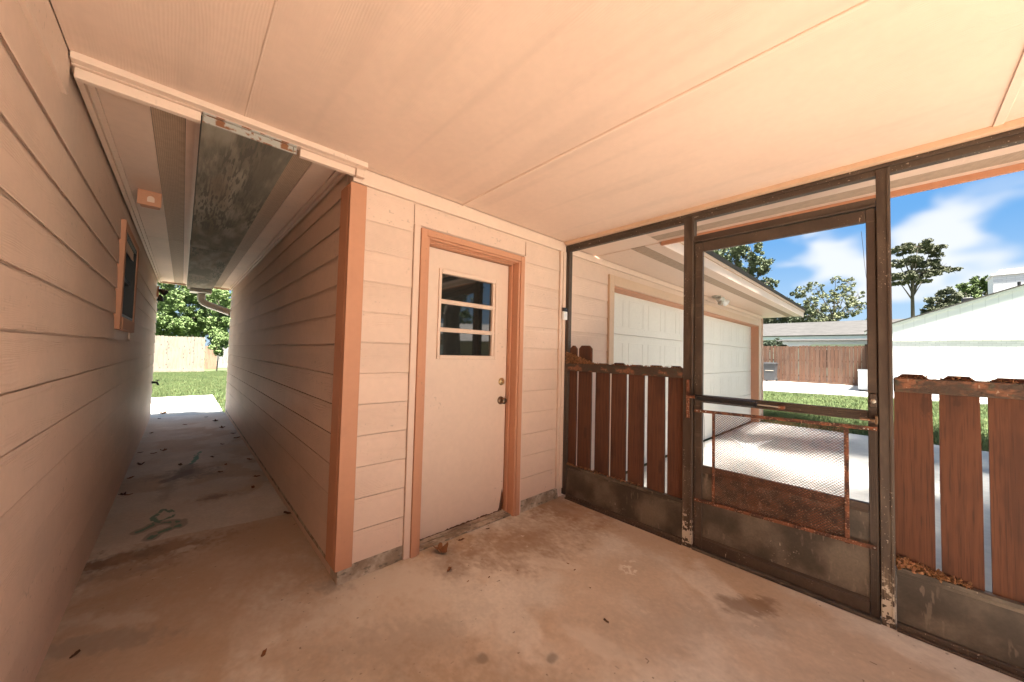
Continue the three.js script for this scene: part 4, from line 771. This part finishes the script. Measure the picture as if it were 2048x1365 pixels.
// white gabled house
M.whiteBrick = std({ map: tex(512, 512, (u, v) => { const row = Math.floor(v * 32), a = (v * 32) % 1, t = (u * 10 + (row % 2) * 0.5) % 1, m = a < 0.13 || t < 0.03; const k = 0.92 + 0.12 * hash(Math.floor(u * 10 + (row % 2) * 0.5), row, 3); return m ? [0.55, 0.545, 0.54] : [0.80 * k, 0.80 * k, 0.79 * k]; }, { size: [2.1, 2.4] }), roughness: 0.75 });
M.whiteBoard = std({ map: tex(256, 256, (u, v) => { const k = ((u * 8) % 1) < 0.05 ? 0.86 : 1, n = 0.96 + 0.08 * fbm(u * 6, v * 6, 3, 631, 6); return [0.81 * k * n, 0.81 * k * n, 0.805 * k * n]; }, { size: [2.4, 2.4] }), roughness: 0.7 });
{
  const h = thing('white_house', 'white painted brick house gable with a boarded top and brick chimney', 'house', [21.5, -0.12, 0], null, TURN);
  const xL = 1.62, xR = 15.4, xm = 8.5, k = 0.383, wy = 2.40, yt = (x) => 3.055 + (x - 2.174) * k;
  add(h, 'brick_wall', merge([B(xL, xR, 0, wy, -9, 0)]), M.whiteBrick, loc({}));
  add(h, 'soldier_course', B(xL - 0.02, xR + 0.02, wy + 0.002, wy + 0.05, -0.1, 0.045, 0.004), M.whiteBoard, loc({}));
  add(h, 'gable_boarding', prism([[xL, wy + 0.052], [xR, wy + 0.052], [xR, yt(xL)], [xm, yt(xm)], [xL, yt(xL)]], -8.9, 0.012, (p, q, t) => [p, q, t]), M.whiteBoard, loc({}));
  const rk = (y0, y1, z0, z1, mat, name) => { add(h, name, prism([[xL - 0.4, yt(xL - 0.4) + y0], [xm, yt(xm) + y0], [xm, yt(xm) + y1], [xL - 0.4, yt(xL - 0.4) + y1]], z0, z1, (p, q, t) => [p, q, t]), mat, loc({})); add(h, name, prism([[xR + 0.4, yt(xL - 0.4) + y0], [xm + 0.002, yt(xm) + y0], [xm + 0.002, yt(xm) + y1], [xR + 0.4, yt(xL - 0.4) + y1]], z0, z1, (p, q, t) => [p, q, t]), mat, loc({})); };
  rk(0.0, 0.10, 0.02, 0.05, M.white, 'rake_board'); rk(0.102, 0.150, -9.3, 0.09, M.shingleDark, 'roof');
  const ch = add(h, 'chimney', B(4.96, 6.3, 3.6, 5.18, -3.7, -2.5, 0.01), M.whiteBrick, loc({}));
  add(ch, 'crown', B(4.90, 6.36, 5.182, 5.26, -3.76, -2.44, 0.02), M.whiteBrick, loc({}));
  add(ch, 'cap', merge([B(5.15, 6.1, 5.40, 5.44, -3.5, -2.65, 0.004), ...[[5.3, -3.35], [5.95, -3.35], [5.3, -2.8], [5.95, -2.8]].map(([x, z]) => rod([x, 5.26, z], [x, 5.41, z], 0.03))]), M.white, loc({}));
  add(h, 'vent_pipe', rod([5.35, 4.3, -0.8], [5.35, 4.62, -0.8], 0.04), M.black, loc({}));
  add(h, 'roof_vent', B(4.1, 4.4, 3.9, 4.28, -2.2, -1.9, 0.03), M.black, loc({}));
}
// the neighbour's brown fence, board by board
M.fence = std({ map: cedar(641, [0.115, 0.052, 0.028], [0.058, 0.027, 0.016], 128, 256), roughness: 0.85 });
M.fenceB = std({ map: cedar(647, [0.115, 0.060, 0.037], [0.058, 0.031, 0.021], 128, 256), roughness: 0.85 });
{
  const f = thing('brown_board_fence', 'weathered brown board fence with gaps behind the neighbour drive', 'fence', [25, 0.11, 0], null, TURN), r = rng(51);
  let x = -8; let i = 0;
  while (x < 1.55) { const w = 0.132 + r() * 0.012, top = 2.04 + r() * 0.05, gap = r() < 0.12 ? 0.03 : 0.006 + r() * 0.006; add(f, 'fence_board', prism([[x, 0.05 + r() * 0.03], [x + w, 0.05 + r() * 0.03], [x + w, top - 0.03], [x + w - 0.03, top], [x + 0.03, top], [x, top - 0.03]], -0.01, 0.008 + r() * 0.004, (p, q, t) => [p, q, t]), i++ % 3 ? M.fence : M.fenceB, loc({})); x += w + gap; }
  for (const y of [0.35, 1.2, 1.95]) add(f, 'fence_rail', B(-8, 1.6, y, y + 0.085, -0.055, -0.012), M.fenceB, loc({}));
  add(f, 'base_board', B(-8, 1.6, 0.0, 0.13, 0.015, 0.035), M.fenceB, loc({}));
}
{
  const t = thing('wheeled_bin', 'dark grey wheeled rubbish bin against the brown fence', 'bin', [24.4, 0.112, -2.78], null, TURN), gr = std({ color: new THREE.Color(0.035, 0.036, 0.04), roughness: 0.55 });
  add(t, 'body', prism([[-0.24, 0.06], [0.24, 0.06], [0.30, 1.0], [-0.30, 1.0]], -0.26, 0.28, (p, q, z) => [p, q, z]), gr, loc({}));
  add(t, 'lid', merge([B(-0.325, 0.325, 1.002, 1.05, -0.34, 0.33, 0.02), B(-0.28, 0.28, 1.051, 1.085, -0.28, 0.27, 0.016)]), gr, loc({}));
  add(t, 'handle', rod([-0.24, 0.98, -0.36], [0.24, 0.98, -0.36], 0.018), gr, loc({}));
  for (const x of [-0.25, 0.25]) add(t, 'wheel', rod([x - 0.03, 0.11, -0.24], [x + 0.03, 0.11, -0.24], 0.11, 0.11, 18), M.black, loc({}));
  add(t, 'lifting_bar', rod([-0.20, 0.62, 0.285], [0.20, 0.62, 0.285], 0.014), M.steel, loc({}));
}
{
  const t = thing('white_chest', 'white storage chest standing on the neighbour drive', 'chest', [22.4, 0.038, 1.40], null, TURN);
  add(t, 'body', B(-0.42, 0.5, 0.04, 0.88, -0.3, 0.3, 0.02), M.white, loc({})); add(t, 'lid', B(-0.44, 0.52, 0.884, 0.97, -0.32, 0.32, 0.025), M.white, loc({}));
  for (const [x, z] of [[-0.36, 0.24], [0.44, 0.24], [-0.36, -0.24], [0.44, -0.24]]) add(t, 'foot', B(x - 0.04, x + 0.04, 0.0, 0.038, z - 0.04, z + 0.04), M.black, loc({}));
}
// grey-roofed house with a carport behind the fence
M.greyRoof = std({ map: M.shingle.map, roughness: 0.95, color: new THREE.Color(0.19, 0.19, 0.19) });
{
  const h = thing('grey_roofed_house', 'low neighbour house with a grey shingled roof and white fascia', 'house', [33, -0.12, -5], null, TURN);
  add(h, 'wall', B(-9, 16, 0, 2.9, -9, -0.9), M.whiteBoard, loc({}));
  add(h, 'fascia', B(-9.6, 16.6, 3.02, 3.30, 0.0, 0.05, 0.004), M.white, loc({}));
  add(h, 'soffit', B(-9.6, 16.6, 3.02, 3.05, -0.9, -0.002), M.white, loc({}));
  add(h, 'roof', prism([[0.1, 3.28], [-4.6, 4.62], [-9.6, 3.28], [-9.6, 3.34], [-4.6, 4.70], [0.12, 3.34]], -9.8, 16.8, (p, q, t) => [t, q, p]), M.greyRoof, loc({}));
  for (const x of [3.0, 7.0, 11.5]) { const w = add(h, 'window', B(x, x + 1.5, 1.0, 2.3, -0.9, -0.86), M.glass, loc({})); add(w, 'frame', merge([B(x - 0.06, x, 0.94, 2.36, -0.9, -0.84), B(x + 1.5, x + 1.56, 0.94, 2.36, -0.9, -0.84), B(x, x + 1.5, 0.94, 1.0, -0.9, -0.84), B(x, x + 1.5, 2.3, 2.36, -0.9, -0.84)]), M.white, loc({})); }
}
{
  const t = thing('carport', 'flat white carport roof on a brown post with an arched valance', 'carport', [27.5, -0.12, -2.75], null, TURN);
  add(t, 'beam', B(0.0, 4.4, 2.48, 2.68, -0.12, 0.0, 0.006), M.white, loc({}));
  const arc = [[0.2, 2.48], [0.26, 2.33]]; for (let i = 0; i <= 12; i++) { const u = i / 12; arc.push([0.30 + u * 1.0, 2.31 + 0.06 * Math.sin(Math.PI * u)]); } arc.push([1.34, 2.33], [1.4, 2.48]);
  add(t, 'valance', prism(arc, -0.06, -0.02, (p, q, z) => [p, q, z]), M.white, loc({}));
  add(t, 'roof', prism([[0.15, 2.685], [0.12, 2.74], [-3.2, 2.95], [-3.2, 2.90]], -0.3, 4.6, (p, q, z) => [z, q, p]), M.greyRoof, loc({}));
  add(t, 'post', B(3.75, 4.05, 0.0, 2.475, -0.36, 0.02, 0.01), M.fenceB, loc({}));
}
// back garden: pale new fence, older fence behind, trees
M.newFence = std({ map: cedar(661, [0.34, 0.29, 0.235], [0.26, 0.21, 0.16], 128, 256), roughness: 0.85 });
M.oldFence = std({ map: cedar(667, [0.34, 0.22, 0.15], [0.20, 0.13, 0.09], 128, 256), roughness: 0.85 });
M.greyFence = std({ map: cedar(671, [0.33, 0.31, 0.30], [0.22, 0.21, 0.20], 128, 256), roughness: 0.9 });
function boardFence(name, label, x0, x1, z, h, mat, seed, y0 = -0.1) {
  const f = thing(name, label, 'fence', [x0, y0, z]), r = rng(seed); let x = x0;
  while (x < x1) { const w = Math.min(0.142, x1 - x), t = y0 + h + (r() - 0.5) * 0.02; if (w > 0.05) add(f, 'fence_board', prism([[x, y0 + 0.06], [x + w, y0 + 0.06], [x + w, t - 0.025], [x + w - 0.025, t], [x + 0.025, t], [x, t - 0.025]], z - 0.009, z + 0.009 + r() * 0.003, (p, q, q2) => [p, q, q2]), mat); x += 0.148; }
  for (const y of [0.4, 1.1, 1.6]) if (y < h) add(f, 'fence_rail', B(x0, x1, y0 + y, y0 + y + 0.08, z - 0.05, z - 0.011), mat);
  add(f, 'base_board', B(x0, x1, y0, y0 + 0.15, z + 0.013, z + 0.035), mat);
}
boardFence('pale_board_fence', 'pale new board fence at the end of the back lawn', -7, 0.28, -24, 1.92, M.newFence, 81);
boardFence('brown_garden_fence', 'low reddish brown board fence behind the small lilac tree', 0.4, 1.0, -27.5, 1.45, M.oldFence, 83);
boardFence('grey_garden_fence', 'weathered grey board fence beyond the small lilac tree', 1.05, 6, -28.6, 1.5, M.greyFence, 85);
const spring = { c0: [0.075, 0.12, 0.035], c1: [0.21, 0.29, 0.10] };
tree('garden_tree', 'bright green broadleaf tree over the pale fence, nearest the house wall', groundUnder(335, 26), at(335, 610, 26), 0.10, blobsAt([[318, 590, 26], [345, 605, 24], [330, 640, 24], [355, 645, 22], [310, 655, 22], [340, 570, 24], [352, 660, 18], [325, 668, 16]], 26), { n: 17000, ls: 0.095, seed: 21, ...spring });
tree('garden_tree', 'bright green broadleaf tree with pale forked branches over the middle of the pale fence', groundUnder(385, 28), at(385, 610, 28), 0.10, blobsAt([[375, 600, 22], [400, 590, 24], [385, 632, 22], [408, 640, 20], [395, 660, 18], [372, 662, 16], [418, 610, 20], [390, 570, 24]], 28, 0.8), { n: 17000, ls: 0.095, seed: 23, barkMat: barkPale, ...spring });
tree('garden_tree', 'bright green broadleaf tree behind the gutter downspout', groundUnder(440, 27), at(440, 610, 27), 0.10, blobsAt([[430, 590, 22], [452, 600, 24], [440, 635, 22], [425, 655, 16], [455, 650, 24], [470, 620, 26], [440, 665, 16]], 27), { n: 16000, ls: 0.095, seed: 25, ...spring });
tree('garden_tree', 'tall dark green tree filling the back of the garden', groundUnder(385, 40), at(385, 620, 40), 0.25, blobsAt([[330, 600, 40], [370, 580, 40], [420, 600, 42], [395, 650, 36], [450, 640, 40], [320, 650, 36], [440, 690, 24], [290, 620, 40], [480, 610, 40]], 40), { n: 15000, ls: 0.17, seed: 27, c0: [0.025, 0.041, 0.014], c1: [0.066, 0.105, 0.033] });
tree('lilac_tree', 'slender multi-stemmed small tree beside the end of the pale fence', at(433, 739, 20.6).map((v, i) => i === 1 ? -0.12 : v), at(436, 690, 20.6), 0.035, blobsAt([[436, 680, 12], [446, 692, 11], [428, 695, 9], [440, 705, 9], [448, 675, 10], [432, 668, 10]], 20.6), { n: 3600, ls: 0.07, seed: 29, ...spring });

// the big shade oak that keeps the driveway out of the sun, mirrored in the door glass
{
  const r = rng(77), bl = []; for (let i = 0; i < 34; i++) bl.push([1.6 + r() * 3.4, 6.2 + r() * 3.0, 2.6 + r() * 9.4, 1.1 + r() * 0.7]); for (let i = 0; i < 20; i++) bl.push([5.2 + r() * 5, 6.2 + r() * 3.2, 1.2 + r() * 5.2, 0.9 + r() * 0.6]);
  tree('shade_oak', 'large spreading oak overhanging the driveway beside the porch', [7.6, -0.12, 10.2], [7.0, 5.8, 7.6], 0.42, bl, { n: 28000, ls: 0.17, seed: 77, c0: [0.04, 0.07, 0.02], c1: [0.09, 0.14, 0.045], fill: 0.62 });
}
// ------------------------------------------------------------------ what the door glass mirrors: the street side
{
  const h = thing('street_house', 'tan brick house with a brown shingled roof across the street', 'house', [21, -0.12, 27], null, -2.45);
  const tan = std({ color: new THREE.Color(0.38, 0.30, 0.22), roughness: 0.9 });
  add(h, 'wall', B(-8, 8, 0, 2.6, -8, 0), tan, loc({})); add(h, 'gable', prism([[1.5, 2.602], [7.9, 2.602], [4.7, 4.1]], -3, 0.6, (p, q, t) => [p, q, t]), tan, loc({}));
  add(h, 'roof', prism([[0.7, 2.55], [-4, 4.6], [-8.7, 2.55], [-8.7, 2.65], [-4, 4.72], [0.72, 2.65]], -8.6, 8.6, (p, q, t) => [t, q, p]), M.shingle, loc({}));
  add(h, 'garage_door', B(2.6, 6.8, 0.05, 2.2, 0.004, 0.05), M.whiteBoard, loc({}));
}
[[14, 30, 9, 31], [24, 36, 10, 33], [33, 30, 9, 35], [38, 18, 10, 37], [8, 38, 11, 39]].forEach(([x, z, h, s]) => {
  const r = rng(s), bl = []; for (let i = 0; i < 9; i++) bl.push([x + (r() - 0.5) * 6, h * (0.45 + 0.5 * r()), z + (r() - 0.5) * 6, 1.3 + r() * 0.9]);
  tree('street_tree', 'rounded green street tree beyond the street house', [x, -0.12, z], [x, h * 0.6, z], 0.28, bl, { n: 4500, ls: 0.24, seed: s, group: 'street trees mirrored in the door glass' });
});
structure('street_drive', B(2.07, 12, -0.15, -0.105, 15.012, 60), M.conc);
renderer.render(scene, camera);
